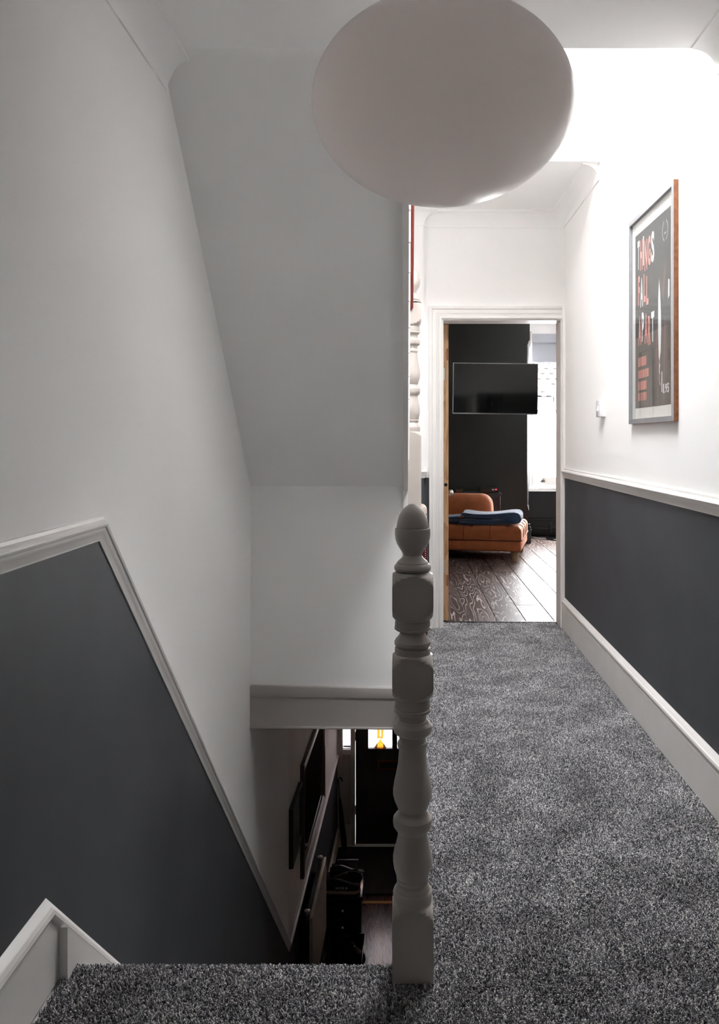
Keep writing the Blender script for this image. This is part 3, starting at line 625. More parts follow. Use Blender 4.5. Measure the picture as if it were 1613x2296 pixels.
# ------------------------------------------------------------------ bedroom furniture
# television on an arm
tv = thing('television', 'black wall mounted television with a thin silver edge on the dark wall', 'television', (1.0, 8.62, 1.76))
tv.rotation_euler = (math.radians(-.6), math.radians(.7), math.radians(-1.0))
for o in (
    MB().box(-.463, .463, -.012, -.006, -.274, .274).build('screen', 'tv_black'),
    (lambda q: q.box(-.468, .468, -.006, .03, -.280, .280).box(-.470, -.462, -.018, -.006, -.28, .28).box(.463, .468, -.014, -.006, -.28, .28).box(-.463, .463, -.018, -.006, -.284, -.272).box(-.463, .463, -.014, -.006, .274, .28).build('bezel', 'tv_edge'))(MB()),
    MB().box(-.30, .30, .03, .06, -.16, .16).build('back_shell', 'black', bevel=(.02, 3)),
    MB().bar((.02, .06, 0), (.02, .36, .02), .06, .05).box(-.06, .10, .355, .385, -.12, .16).build('wall_bracket', 'black')):
    o.parent = tv
q = MB(); q.tube([(-.02+.10*math.sin(a), .05, -.27-.045*math.sin(a*.5)**1-.0) for a in [0]] + [(-.06, .06, -.20), (-.05, .055, -.29), (0, .055, -.315), (.05, .055, -.29), (.06, .06, -.20)], .003, 6); o = q.build('cable', 'black'); o.parent = tv

# low black cabinet with two boxes
cb = thing('media_cabinet', 'low black cabinet against the dark wall behind the orange sofa', 'cabinet', (.6, 8.8, 0))
q = MB(); q.box(.1, 1.075, 8.70, 9.0, .02, .575); q.build('body', 'bay_dark', cb)
q = MB(); q.box(.09, 1.085, 8.69, 9.005, .575, .60); q.build('top', 'bay_dark', cb, bevel=(.003, 2))
for x0, x1 in ((.12, .585), (.59, 1.065)):
    q = MB(); q.box(x0, x1, 8.685, 8.70, .05, .565); dd = q.build('door', 'bay_dark', cb, bevel=(.002, 1)); q = MB(); q.lathe([(.008, 0), (.012, -.02)], (x1-.04 if x0 < .3 else x0+.04, 8.685, .32), 12, axis='y'); q.build('knob', 'black', dd)
t = thing('set_top_box', 'wide black set-top box with a red display on the low cabinet', 'electronics', (.98, 8.7, .60))
q = MB(); q.box(.845, 1.052, 8.72, 8.86, .602, .655); q.build('case', 'black', t, bevel=(.004, 2))
q = MB(); q.box(.975, 1.0, 8.716, 8.720, .630, .645); q.build('buttons', 'steel', t)
q = MB(); q.box(1.012, 1.028, 8.716, 8.721, .634, .644); q.build('display', 'led', t)
t = thing('small_black_box', 'small black box with a dull reddish front at the end of the low cabinet', 'electronics', (.6, 8.7, .60))
q = MB(); q.box(.565, .660, 8.74, 8.84, .601, .638); q.build('case', 'black', t, bevel=(.003, 2))
q = MB(); q.box(.575, .650, 8.737, 8.741, .607, .632); q.build('front_panel', 'pine_dark', t)

# chaise sofa
so = thing('chaise_sofa', 'rust velvet chaise sofa with buttoned seat and turned wooden legs', 'sofa', (1.125, 7.55, 0), math.radians(-13))
# local: x to the right end (0), y back
def part(o): o.parent = so; return o
def cushion(x0, x1, y0, y1, z0, z1, name, m, rx=8, r=.04, nx=24, ny=10, puff=.02, tuft=None):
    """rounded pad built from a grid of two faces and a skirt"""
    q = MB(); vs = []; 
    def h(u, v):
        e = min(u*(x1-x0), (1-u)*(x1-x0), v*(y1-y0), (1-v)*(y1-y0)); k = min(1, e/r)
        z = z1 - r*(1-math.sqrt(max(0, 1-(1-k)**2))) + puff*math.sin(PI*u)*math.sin(PI*v)
        if tuft:
            fx = (u*tuft[0]) % 1; fy = (v*tuft[1]) % 1
            dx = min(fx, 1-fx); dy = min(fy, 1-fy)
            if k > .2: z -= .016*math.exp(-(dx/.06)**2) + .012*math.exp(-(dy/.08)**2)
        return z
    def ease(t): return t
    us = [0, .004, .012, .025] + [i/(nx-1) for i in range(1, nx-1)] + [.975, .988, .996, 1]; us = sorted(set(us))
    vsamp = sorted(set([0, .01, .03, .06] + [i/(ny-1) for i in range(1, ny-1)] + [.94, .97, .99, 1]))
    top = [[(x0+u*(x1-x0), y0+v*(y1-y0), h(u, v)) for u in us] for v in vsamp]
    n = len(us); mrow = len(vsamp)
    pts = [p for r_ in top for p in r_]; fs = [(j*n+i, j*n+i+1, (j+1)*n+i+1, (j+1)*n+i) for j in range(mrow-1) for i in range(n-1)]
    ring = [j for j in range(n)] + [j*n+n-1 for j in range(1, mrow)] + [(mrow-1)*n+i for i in range(n-2, -1, -1)] + [j*n for j in range(mrow-2, 0, -1)]
    o0 = len(pts); pts += [(pts[i][0], pts[i][1], z0) for i in ring]; L_ = len(ring)
    fs += [(ring[i], ring[(i+1) % L_], o0+(i+1) % L_, o0+i) for i in range(L_)]; fs.append(tuple(range(o0, o0+L_)))
    q.add(pts, fs); return q.build(name, m, smooth=50)
part(MB().box(-1.12, 0, 0, .84, .105, .215).build('base', 'velvet', bevel=(.022, 3)))
part(cushion(-1.12, .004, -.004, .85, .217, .352, 'seat', 'velvet', r=.05, nx=66, ny=30, puff=.018, tuft=(7, 4)))
q = MB(); q.tube([(-1.12, -.006, .217), (-.012, -.006, .217), (.008, .012, .217), (.008, .84, .217)], .005, 8); part(q.build('piping', 'seam', smooth=60))
for xs_ in (-.30, -.56, -.82):
    q = MB(); q.tube([(xs_, -.006, .222), (xs_, -.008, .30), (xs_, .004, .332), (xs_, .03, .352)], .0035, 6); part(q.build('seam', 'seam', smooth=60))
for ys_ in (.24, .45, .66):
    q = MB(); q.tube([(.006, ys_, .222), (.008, ys_, .30), (-.004, ys_, .332), (-.03, ys_, .352)], .0035, 6); part(q.build('seam', 'seam', smooth=60))
bk = []
for i in range(15):
    a = i/14
    xx = -1.12 + 1.24*min(1, a*1.12) if a < .893 else -.26
    bk.append(xx)
def back_ring(xx, sc):
    c = (.66, .33); pts = []
    for k in range(20):
        a = 2*PI*k/20; rx, rz = .155, .295
        e = 2.6; ca, sa = math.cos(a), math.sin(a)
        pts.append((xx, c[0]+rx*sc*abs(ca)**(2/e)*math.copysign(1, ca), c[1]+rz*sc*abs(sa)**(2/e)*math.copysign(1, sa)))
    return pts
rg = [back_ring(x_, 1) for x_ in (-1.12, -.9, -.74, -.6, -.46)] + [back_ring(-.46+.11*math.sin(a), .62+.38*math.cos(a)) for a in (.3, .6, .9, 1.2, 1.45, 1.57)]
q = MB(); q.loft(rg); part(q.build('backrest', 'velvet', smooth=50))
q = MB(); q.tube([(-.362, .66+.12*math.cos(a), .33+.235*math.sin(a)) for a in [k*2*PI/24 for k in range(25)]], .005, 6); part(q.build('piping', 'seam', smooth=60))
legp = [(.048, .108), (.050, .098), (.046, .094), (.047, .088), (.040, .082), (.036, .06), (.028, .02), (.024, .0)]
for lx, ly in ((-.062, .07), (-.062, .76), (-1.04, .07), (-1.04, .76)):
    q = MB(); q.lathe([(r_, z_) for r_, z_ in reversed(legp)], (lx, ly, 0), 20); part(q.build('leg', 'oak_leg', smooth=40))
# folded blanket
bt = thing('folded_blanket', 'folded navy blue knitted blanket lying on the rust sofa seat', 'blanket', (.83, 7.815, .352), math.radians(-12))
def sheet(path, thick, y0, y1, name, par, wob=.004, ny=14):
    n = len(path); P = [Vector((p[0], 0, p[1])) for p in path]; outer, inner = [], []
    for i in range(n):
        t = (P[min(i+1, n-1)]-P[max(i-1, 0)]).normalized(); nn = Vector((-t.z, 0, t.x)); outer.append(P[i]+nn*thick/2); inner.append(P[i]-nn*thick/2)
    t0 = (P[0]-P[1]).normalized()*thick*.4; t1 = (P[-1]-P[-2]).normalized()*thick*.4
    prof = outer+[P[-1]+t1]+inner[::-1]+[P[0]+t0]; rings = []
    for j in range(ny):
        v = j/(ny-1); y = y0+(y1-y0)*v; e = .75 if j in (0, ny-1) else 1
        rings.append([Vector((c.x + wob*1.5*math.sin(9*v+c.z*40), y + .012*math.sin(c.x*11+c.z*35), c.z + wob*math.sin(6*v+c.x*9))) for c in prof])
    q = MB(); q.loft(rings); o = q.build(name, 'blanket', smooth=60); o.parent = par; md_ = o.modifiers.new('soft', 'SUBSURF'); md_.levels = 1; md_.render_levels = 2; return o
arc = lambda cx, cz, r, a0, a1, n, k=1: [(cx+r*k*math.cos(a0+(a1-a0)*i/n), cz+r*math.sin(a0+(a1-a0)*i/n)) for i in range(n+1)]
low = [(-.28, .028), (-.12, .027), (.02, .028), (.12, .034), (.20, .040)] + arc(.245, .068, .036, -PI/2, PI/2, 6, 1.3)[0:0]
path = [(-.26, .024), (-.1, .022), (.05, .024), (.18, .030), (.26, .042)] + arc(.285, .078, .036, -PI/2+.3, PI/2, 7, 1.2) + [(.22, .112), (.10, .094), (-.05, .090), (-.16, .098), (-.235, .112)]
sheet(path, .040, -.17, .20, 'blanket_fold', bt)
path2 = [(-.25, .056), (-.1, .052), (.05, .054), (.2, .064), (.27, .076)]
sheet(path2, .022, -.150, .19, 'inner_fold', bt, ny=8)
sheet([(-.46, .030), (-.38, .026), (-.30, .030), (-.24, .022)], .038, -.12, .16, 'blanket_end', bt, ny=8)
sheet([(-.44, .066), (-.38, .060), (-.32, .070), (-.27, .075)], .026, -.10, .13, 'blanket_end', bt, ny=8)
# floor lamp base near the bay
t = thing('floor_lamp', 'black round floor lamp base standing on the boards under the bay window', 'lamp', (1.87, 9.38, 0))
q = MB(); q.lathe([(.17, .0), (.175, .004), (.175, .014), (.168, .018), (.03, .024), (.02, .03)], (1.87, 9.38, 0), 40); q.build('base', 'black_gloss', t, smooth=35)
q = MB(); q.tube([(1.87, 9.38, .02), (1.875, 9.38, 1.2), (1.93, 9.37, 1.7), (2.1, 9.33, 1.92), (2.27, 9.30, 1.82), (2.3, 9.30, 1.70)], .010, 10); q.build('pole', 'black_gloss', t, smooth=60)
q = MB(); q.lathe([(.06, 1.52), (.15, 1.72), (.148, 1.72), (.058, 1.52)], (2.3, 9.30, 0), 24); q.build('shade', 'black', t, smooth=60)
q = MB(); q.tube([(1.72, 9.40, .006), (1.64, 9.40, .005), (1.58, 9.45, .006), (1.535, 9.52, .02), (1.50, 9.60, .05), (1.498, 9.63, .09)], .004, 6); q.build('cable', 'ink_ash', t)

# ------------------------------------------------------------------ newel posts
A = .0455
def pz(y): return 1.2-(y-985)/991
def block(z0, z1, r0=.0385, t=.024, first=True, last=True):
    """square block whose shoulders are turned round (top to bottom order)"""
    L_ = []
    if first: L_ += [(max(r0, .0435), z1+.0015), (.0455, z1), (.0505, z1-.004), (.0560, z1-.010), (.0610, z1-.017), (.0650, z1-t)]
    else: L_ += [(.0650, z1)]
    if last: L_ += [(.0650, z0+t), (.0610, z0+.017), (.0560, z0+.010), (.0505, z0+.004), (.0455, z0), (.0425, z0-.004), (r0, z0-.007)]
    else: L_ += [(.0650, z0)]
    return L_
def px(l): return [(r/1000, pz(y)) for y, r in l]
FIN = px([(1129.5, 1), (1130, 7), (1136, 16), (1144, 24), (1154, 30), (1166, 34), (1178, 36), (1182, 36.5), (1183.5, 36), (1184.5, 39.5), (1190, 40.3), (1198, 40.3), (1208, 39), (1218, 36), (1228, 30), (1237, 24), (1244, 21), (1250, 24), (1256, 31), (1260, 35), (1262, 35.2), (1264, 38), (1268, 41), (1273, 42), (1277, 40.5), (1281, 37)])
MID = px([(1394, 40), (1403, 40), (1404, 39), (1405, 41), (1409, 41), (1412, 37), (1413, 29), (1418, 28.5), (1424, 31), (1432, 38), (1437, 41), (1443, 41), (1448, 38), (1450.5, 36), (1452, 40), (1464, 40.5)])
VAS = px([(1577, 40.5), (1584, 40.5), (1585, 39.5), (1587, 42), (1592, 42.5), (1597, 38), (1599, 31.5), (1612, 31), (1615, 35), (1617, 36), (1618, 37.5), (1624, 43), (1632, 44), (1640, 42), (1645, 36), (1646.5, 30.5), (1660, 30), (1662, 33), (1666, 34.5), (1672, 34), (1676, 31), (1679, 30.5), (1690, 31.5), (1710, 33), (1732, 37), (1752, 41.5), (1768, 44), (1780, 44), (1792, 41), (1804, 36), (1811, 33), (1813, 31), (1817, 31.5), (1822, 35), (1824, 36.5), (1825.5, 38.5), (1832, 43.5), (1842, 44.5), (1850, 43), (1857, 38), (1861, 34), (1864, 33), (1872, 33.5), (1888, 37), (1905, 42), (1918, 44.2), (1930, 44), (1944, 42), (1956, 38), (1962, 36.5), (1964, 35), (1966, 36.5), (1972, 36), (1975, 34), (1978, 33), (1984, 37), (1988, 40), (1990, 40.5), (1991.5, 42), (1998, 44.3), (2006, 44.3), (2012, 43.5), (2013, 43.5)])
zt = .158
BASE_TOP = block(0, zt, r0=.0435, first=True, last=False)
prof1 = FIN + block(.800, .8965) + MID + block(.623, .7135) + VAS + BASE_TOP
prof1 = list(reversed(prof1))
nw = thing('newel_post', 'white turned newel post with acorn finial at the top of the stairs', 'newel post', (.0177, 1.766, 0), 0, 'turned newel posts')
b = MB(); b.lathe([p for p in prof1 if p[1] < .795], (.0177, 1.766, 0), 96, sq=A); o = b.build('post', 'newel', nw, smooth=28)
b = MB(); b.lathe([p for p in prof1 if .795 > p[1] > .790] + [p for p in prof1 if p[1] >= .795 and p[1] < .906], (.0177, 1.766, 0), 96, sq=A); b.build('square_block', 'newel', nw, smooth=28)
b = MB(); b.lathe([p for p in prof1 if p[1] >= .900], (.0177, 1.766, 0), 96, sq=A); b.build('finial', 'newel', nw, smooth=28)
K2 = 1.245                       # the upper newel is a stouter turning of the same pattern
zB = 1.24
V2 = [(r_*K2, (z_-zt)*K2+zB) for r_, z_ in VAS]; zq = zB+(.623-zt)*K2
prof2 = [(r_*K2, (z_-.901)*K2+zq+.101*K2) for r_, z_ in FIN] + [(r_*K2, (z_-.722)*K2+zq+.101*K2) for r_, z_ in block(.621, .722)] + V2 + [(r_*K2, z_) for r_, z_ in block(0, zB, r0=.0435, first=True, last=False)]
prof2 = list(reversed(prof2)); zs = zq+.101*K2; NX2, NY2 = .032, 4.235
n2 = thing('newel_post', 'taller white turned newel post at the upper stair, below the red handrail', 'newel post', (NX2, NY2, 0), 0, 'turned newel posts')
b = MB(); b.lathe([p for p in prof2 if p[1] < zs-.005], (NX2, NY2, 0), 96, sq=A*K2); b.build('post', 'newel', n2, smooth=28)
b = MB(); b.lathe([p for p in prof2 if p[1] >= zs-.012], (NX2, NY2, 0), 96, sq=A*K2); b.build('finial', 'newel', n2, smooth=28)
hr = thing('handrail', 'dark red wooden handrail rising from the taller newel post', 'handrail', (.0, 4.1, 1.9))
b = MB(); hp = [(-.024, -.026), (.034, -.026), (.046, -.012), (.041, .010), (.028, .028), (-.018, .028), (-.030, .008), (-.036, -.012)]
b.loft([[(x_, y_, z_+v_) for x_, v_ in hp] for y_, z_ in ((4.172, 1.915), (2.62, 3.44), (2.58, 3.48))]); b.build('rail', 'red', hr, smooth=40)
for i in range(15):
    y_ = 2.66 + i*.103; zb = 2.80-(y_-2.42)*(.98); ztop = 1.905+(4.185-y_)*.98-.02
    q = MB(); q.box(.0, .0245, y_-.014, y_+.014, zb-.06, ztop); q.build('baluster', 'trim', hr)

# ------------------------------------------------------------------ pendant lamp
LX, LY, LZ = .0864, 1.80, 1.968
pl = thing('pendant_lamp', 'large oval white opal pendant lamp hanging above the stairhead', 'lamp', (LX, LY, LZ))
q = MB(); q.lathe([(.300*math.sin(a), LZ-.2165*math.cos(a)) for a in [PI*i/60*.985+.012 for i in range(61)]], (LX, LY, 0), 96); q.build('shade', 'opal', pl, smooth=180)
q = MB(); q.lathe([(.045, LZ+.205), (.045, LZ+.222), (.02, LZ+.232)], (LX, LY, 0), 24); q.build('collar', 'white_plastic', pl, smooth=30)
q = MB(); q.tube([(LX, LY, LZ+.23), (LX, LY, ZN-.02)], .004, 8); q.build('cord', 'white_plastic', pl)
q = MB(); q.lathe([(.03, ZN-.03), (.055, ZN-.015), (.055, ZN)], (LX, LY, 0), 24); q.build('ceiling_rose', 'white_plastic', pl, smooth=30)

# ------------------------------------------------------------------ poster on right wall
PY0, PY1, PZ0, PZ1 = 2.862, 3.452, 1.267, 2.154          # near, far, bottom, top
po = thing('framed_poster', 'framed poster with tall pale and coral lettering on the white right wall', 'poster', (XR(3.16), 3.16, 1.71), 0)
# local: u toward viewer's right (near end), v up, w out of the wall
ang = math.atan(.0069)
def P3(u, v, w_): 
    y = PY1-u; return (XR(y)-w_, y, PZ0+v)
PW, PH = PY1-PY0, PZ1-PZ0
def fbar(q, u0, u1, v0, v1, w0, w1):
    vs = [P3(u, v, w_) for w_ in (w0, w1) for v in (v0, v1) for u in (u0, u1)]
    q.add(vs, [(0, 2, 3, 1), (4, 5, 7, 6), (0, 1, 5, 4), (2, 6, 7, 3), (0, 4, 6, 2), (1, 3, 7, 5)])
q = MB(); FT = .020
q.mi = 0
def mitre(a0, a1, c0, c1):
    """one frame side: outer edge a0-a1, inner edge c0-c1 in (u,v)"""
    pts = []
    for w_, (p, r_) in ((.0, (a0, a1)), (FT-.002, (a0, a1))): pts += [P3(*p, w_), P3(*r_, w_)]
    pts += [P3(*c0, FT), P3(*c1, FT), P3(*c0, 0.006), P3(*c1, 0.006)]
    q.mi = 1; q.add(pts[0:4], [(0, 1, 3, 2)])
    q.mi = 0; q.add(pts[2:8], [(0, 1, 3, 2), (2, 3, 5, 4)])
f_ = .020
mitre((0, 0), (PW, 0), (f_, f_), (PW-f_, f_)); mitre((PW, 0), (PW, PH), (PW-f_, f_), (PW-f_, PH-f_)); mitre((PW, PH), (0, PH), (PW-f_, PH-f_), (f_, PH-f_)); mitre((0, PH), (0, 0), (f_, PH-f_), (f_, f_))
q.build('frame', ['frame_grey', 'frame_wood'], po)
q = MB(); fbar(q, .012, PW-.012, .012, PH-.012, .001, .0065); q.build('mat_board', 'mat_board', po)
UL, VB = .066, .066; PRW, PRH = .460, .745
q = MB(); fbar(q, UL, UL+PRW, VB, VB+PRH, .0065, .0071); pr = q.build('print', 'print', po)
def poly3(q, pts, w_=.0074): q.add([P3(UL+a, VB+c, w_) for a, c in pts], [tuple(range(len(pts)))])
def glyph(ch, bold=0.0):
    cu = bpy.data.curves.new('g', 'FONT'); cu.body = ch; cu.size = 1; cu.offset = bold; cu.resolution_u = 3
    ob = bpy.data.objects.new('g', cu); C.objects.link(ob); dg = bpy.context.evaluated_depsgraph_get(); dg.update()
    me = bpy.data.meshes.new_from_object(ob.evaluated_get(dg)); vs = [v.co.copy() for v in me.vertices]; fs = [tuple(p.vertices) for p in me.polygons]
    bpy.data.objects.remove(ob); bpy.data.curves.remove(cu); bpy.data.meshes.remove(me)
    x0 = min(v.x for v in vs); x1 = max(v.x for v in vs); y0 = min(v.y for v in vs); y1 = max(v.y for v in vs)
    return [((v.x-x0)/(x1-x0), (v.y-y0)/(y1-y0)) for v in vs], fs
qw, qc = MB(), MB()
zz = lambda z: z-PZ0-VB
words = [
 ('THINGS', 'wcwccw', [(.033, .062, 1.925, 2.047), (.069, .103, 1.915, 2.043), (.112, .124, 1.928, 2.05), (.134, .170, 1.900, 2.027), (.178, .214, 1.910, 2.032), (.222, .262, 1.914, 2.038)]),
 ('FALL', 'cwcc', [(.042, .066, 1.771, 1.895), (.073, .112, 1.758, 1.881), (.121, .148, 1.772, 1.889), (.158, .186, 1.755, 1.874)]),
 ('APART', 'cwccw', [(.046, .085, 1.600, 1.723), (.094, .126, 1.611, 1.733), (.133, .172, 1.597, 1.722), (.181, .214, 1.585, 1.706), (.222, .262, 1.593, 1.715)])]
for word, cols, boxes in words:
    for ch, c_, (u0, u1, z0, z1) in zip(word, cols, boxes):
        gv, gf = glyph(ch, .035)
        q_ = MB().add([P3(UL+u0+a*(u1-u0), VB+zz(z0)+c*(z1-z0), .0075) for a, c in gv], gf); q_.build('letter', 'ink_white' if c_ == 'w' else 'ink_coral', pr)['label'] = 'pale letter' if c_ == 'w' else 'coral letter'
cx_ = .395
for ch, u0 in zip('1.95', (.372, .387, .397, .420)):
    gv, gf = glyph(ch, .03); ww = {'1': .011, '.': .006}.get(ch, .019); hh = .006 if ch == '.' else .036
    MB().add([P3(UL+u0+a*ww, VB+.045+c*hh, .0075) for a, c in gv], gf).build('price_digit', 'ink_white', pr)
# small illegible blurb: rows of upright strokes
for v0, v1, u1 in ((.175, .215, .155), (.125, .160, .185), (.075, .112, .155), (.030, .064, .155)):
    u = .045
    while u < u1:
        wd_ = random.choice((.004, .006, .008)); poly3(qc, [(u, v0), (u+wd_, v0+.001), (u+wd_, v1), (u, v1)], .0074); u += wd_+random.choice((.0025, .0035, .006))
# laurel wreath
qa = MB()
for sgn in (-1, 1):
    for i in range(11):
        a = -1.35+i*.235; cx0, cy0 = cx_+sgn*.030*math.cos(a), .665+.036*math.sin(a)
        d_ = Vector((sgn*.35-sgn*.5*math.sin(a), .8*math.cos(a)+.3)).normalized(); n_ = Vector((-d_.y, d_.x))
        L0 = .0135; p0 = Vector((cx0, cy0)); poly3(qa, [tuple(p0), tuple(p0+d_*L0*.5+n_*.0030), tuple(p0+d_*L0), tuple(p0+d_*L0*.5-n_*.0030)])
poly3(qa, [(cx_-.012, .655), (cx_+.012, .657), (cx_+.012, .662), (cx_-.012, .660)])
# torn strip figure
qs = MB()
poly3(qs, [(.322, .50), (.336, .44), (.345, .37), (.348, .30), (.342, .21), (.325, .17), (.318, .19), (.310, .30), (.312, .42)], .00735)
poly3(qs, [(.352, .05), (.362, .05), (.360, .13), (.352, .13)]); poly3(qs, [(.322, .17), (.328, .17), (.330, .06+.06), (.320, .13)])
for k in range(12):
    a0, a1 = .4+k*.2, .6+k*.2; r_ = .04; poly3(qs, [(.345-r_*math.sin(a0)*.5, .12+r_*math.cos(a0)), (.345-(r_+.006)*math.sin(a0)*.5, .12+(r_+.006)*math.cos(a0)), (.345-(r_+.006)*math.sin(a1)*.5, .12+(r_+.006)*math.cos(a1)), (.345-r_*math.sin(a1)*.5, .12+r_*math.cos(a1))], .00745)
M['ink_rust'] = mat('muted_rust_ink', (.22, .13, .115), .8); qr = MB()
poly3(qr, [(.300, .03), (.314, .03), (.300, .26), (.290, .34), (.283, .26)], .0073); poly3(qr, [(.372, .02), (.388, .02), (.392, .22), (.405, .33), (.388, .34), (.378, .24)], .0073)
poly3(qr, [(.352, .44), (.378, .50), (.400, .56), (.398, .48), (.372, .40)], .0073); qr.build('rust_shape', 'ink_rust', pr)['kind'] = 'stuff'
poly3(qw, [(.428, .40), (.446, .41), (.446, .47), (.430, .475)], .0073)
for q_, n_, m_ in ((qw, 'pale_mark', 'ink_white'), (qc, 'coral_print', 'ink_coral'), (qa, 'laurel_wreath', 'ink_ash'), (qs, 'torn_strip', 'ink_white')): q_.build(n_, m_, pr)['kind'] = 'stuff'
q = MB(); fbar(q, .018, PW-.018, .018, PH-.018, .0105, .0125); q.build('glass', 'glass', po)

# light switch
sw = thing('light_switch', 'white square light switch on the wall left of the framed poster', 'switch', (XR(3.98), 3.98, 1.355))
xs = XR(3.98)
q = MB(); q.box(xs-.020, xs+.004, 3.932, 4.018, 1.313, 1.399); q.build('back_box', 'white_plastic', sw, bevel=(.003, 2))
q = MB(); q.box(xs-.028, xs-.019, 3.932, 4.018, 1.313, 1.399); q.build('plate', 'white_plastic', sw, bevel=(.004, 3))
q = MB(); q.prism_y([(xs-.028, 1.370), (xs-.031, 1.370), (xs-.036, 1.345), (xs-.028, 1.343)], 3.966, 3.984); q.build('rocker', 'white_plastic', sw)

# case standing by the upper stair, mostly hidden behind the newel post
cs_ = thing('leather_case', 'upright burgundy leather case with a beige rounded top, behind the newel post', 'case', (.02, 4.45, 0))
q = MB(); q.box(-.16, .128, 4.38, 4.52, .02, .70); q.build('body', 'burgundy', cs_, bevel=(.012, 3))
q = MB(); q.box(-.15, .126, 4.385, 4.515, .70, .83); q.build('lid', 'beige', cs_, bevel=(.030, 4))
q = MB(); q.box(-.17, .04, 4.37, 4.53, 0, .02); q.build('foot', 'black', cs_)
q = MB(); q.box(.118, .122, 4.379, 4.3845, .745, .785); q.build('clasp', 'brass_dark', cs_)
q = MB()
for k in range(16): q.lathe([(.0028, 0), (.0028, -.003)], (.116, 4.381, .58+k*.007*1.0 if False else .44+k*.012), 6, axis='y')
q.build('stitching', 'ink_ash', cs_)

# ------------------------------------------------------------------ things in the lower hall
# big mirror on left hall wall
def hall_frame(y0, y1, z0, z1, t, wdt, root, fm, lip=None):
    def F(y, z, w_): return (XL(y)+w_, y, z)
    pr_ = [(0, 0), (t*.8, 0), (t, wdt*.12), (t, wdt*.32), (t*.78, wdt*.40), (t*.9, wdt*.55), (t*.9, wdt*.70), (t*.6, wdt*.80), (t*.55, wdt), (0, wdt)]
    cor = [(y0, z0), (y1, z0), (y1, z1), (y0, z1)]; q = MB(); rings = []
    for i, (y, z) in enumerate(cor):
        dy = 1 if y == y0 else -1; dzz = 1 if z == z0 else -1
        rings.append([F(y+dy*v, z+dzz*v, u) for u, v in pr_])
    n = len(pr_); vs = [p for r_ in rings for p in r_]
    fs = [(i*n+k, i*n+(k+1) % n, ((i+1) % 4)*n+(k+1) % n, ((i+1) % 4)*n+k) for i in range(4) for k in range(n)]
    q.add(vs, fs); return q.build('frame', fm, root)
mi = thing('wall_mirror', 'large mirror in a moulded dark wooden frame on the hall wall', 'mirror', (-.8, 6.7, -1.8))
hall_frame(6.03, 7.38, -2.20, -1.32, .035, .075, mi, 'frame_brown')
q = MB(); q.prism([(6.10, -2.13), (7.31, -2.13), (7.31, -1.39), (6.10, -1.39)], lambda y, z: (XL(y)+.002, y, z), lambda y, z: (XL(y)+.014, y, z)); q.build('glass', 'mirror', mi)
sp = thing('small_framed_picture', 'small picture in a thin black frame nearest the stairs on the hall wall', 'picture', (-.8, 5.72, -1.62))
def FX(y): return XL(y)
hall_frame(5.50, 5.95, -1.83, -1.41, .032, .030, sp, 'black')
q = MB(); q.prism([(5.53, -1.80), (5.92, -1.80), (5.92, -1.44), (5.53, -1.44)], lambda y, z: (XL(y)+.002, y, z), lambda y, z: (XL(y)+.012, y, z))
M['olive'] = mat('olive_print', (.07, .075, .05), .5, noise=(12, .4)); q.build('print', 'olive', sp)
# radiator
ra = thing('panel_radiator', 'flat cream panel radiator with round end knobs below the hall dado rail', 'radiator', (-.72, 6.3, ZG))
yr0, yr1 = 5.90, 6.77
def R(y, w_): return XL(y)+w_+.004
q = MB(); q.prism([(yr0, -3.04), (yr1, -3.04), (yr1, -2.42), (yr0, -2.42)], lambda y, z: (R(y, .085), y, z), lambda y, z: (R(y, .112), y, z)); q.build('front_panel', 'cream_panel', ra, bevel=(.004, 2))
q = MB(); q.prism([(yr0+.02, -3.03), (yr1-.02, -3.03), (yr1-.02, -2.45), (yr0+.02, -2.45)], lambda y, z: (R(y, .045), y, z), lambda y, z: (R(y, .085), y, z)); q.build('core', 'black', ra)
for yk in (yr0+.05, yr1-.05):
    q = MB(); q.lathe([(.010, 0), (.010, .03), (.022, .036), (.026, .05), (.022, .064), (.008, .070)], (R(yk, .062), yk, -2.455), 16); q.build('knob', 'steel', ra, smooth=50)
for yk in (yr0+.10, yr1-.10):
    q = MB(); q.box(R(yk, .002), R(yk, .05), yk-.015, yk+.015, -2.95, -2.50); q.build('bracket', 'black', ra)
q = MB(); q.tube([(R(yr1-.03, .07), yr1-.03, -3.03), (R(yr1-.03, .07), yr1-.03, ZG)], .009, 8); q.build('pipe', 'black', ra); q = MB(); q.tube([(R(yr0+.03, .07), yr0+.03, -3.03), (R(yr0+.03, .07), yr0+.03, ZG)], .009, 8); q.build('pipe', 'black', ra)

# shoe cabinet, tray, shoes, suitcase, umbrella
sr = thing('shoe_cabinet', 'glossy black shoe cabinet against the hall wall with trainers on top', 'cabinet', (-.56, 7.3, ZG))
q = MB(); q.box(-.735, -.395, 7.12, 7.52, ZG+.03, ZG+.36); q.build('body', 'black_gloss', sr, bevel=(.012, 3))
q = MB(); q.box(-.745, -.385, 7.10, 7.53, ZG+.36, ZG+.39); q.build('top', 'black_gloss', sr, bevel=(.008, 3))
for z0, z1 in ((ZG+.05, ZG+.19), (ZG+.20, ZG+.345)):
    q = MB(); q.box(-.72, -.41, 7.104, 7.12, z0, z1); dr = q.build('drawer', 'black_gloss', sr, bevel=(.004, 2)); q = MB(); q.lathe([(.006, 0), (.010, -.012), (.004, -.016)], (-.565, 7.104, (z0+z1)/2), 12, axis='y'); q.build('knob', 'steel', dr)
for lx, ly in ((-.71, 7.15), (-.42, 7.15), (-.71, 7.49), (-.42, 7.49)):
    q = MB(); q.box(lx-.015, lx+.015, ly-.015, ly+.015, ZG, ZG+.03); q.build('foot', 'black', sr)
tr = thing('shoe_tray', 'black low open tray on the hall boards holding a black leather shoe', 'tray', (-.55, 6.8, ZG))
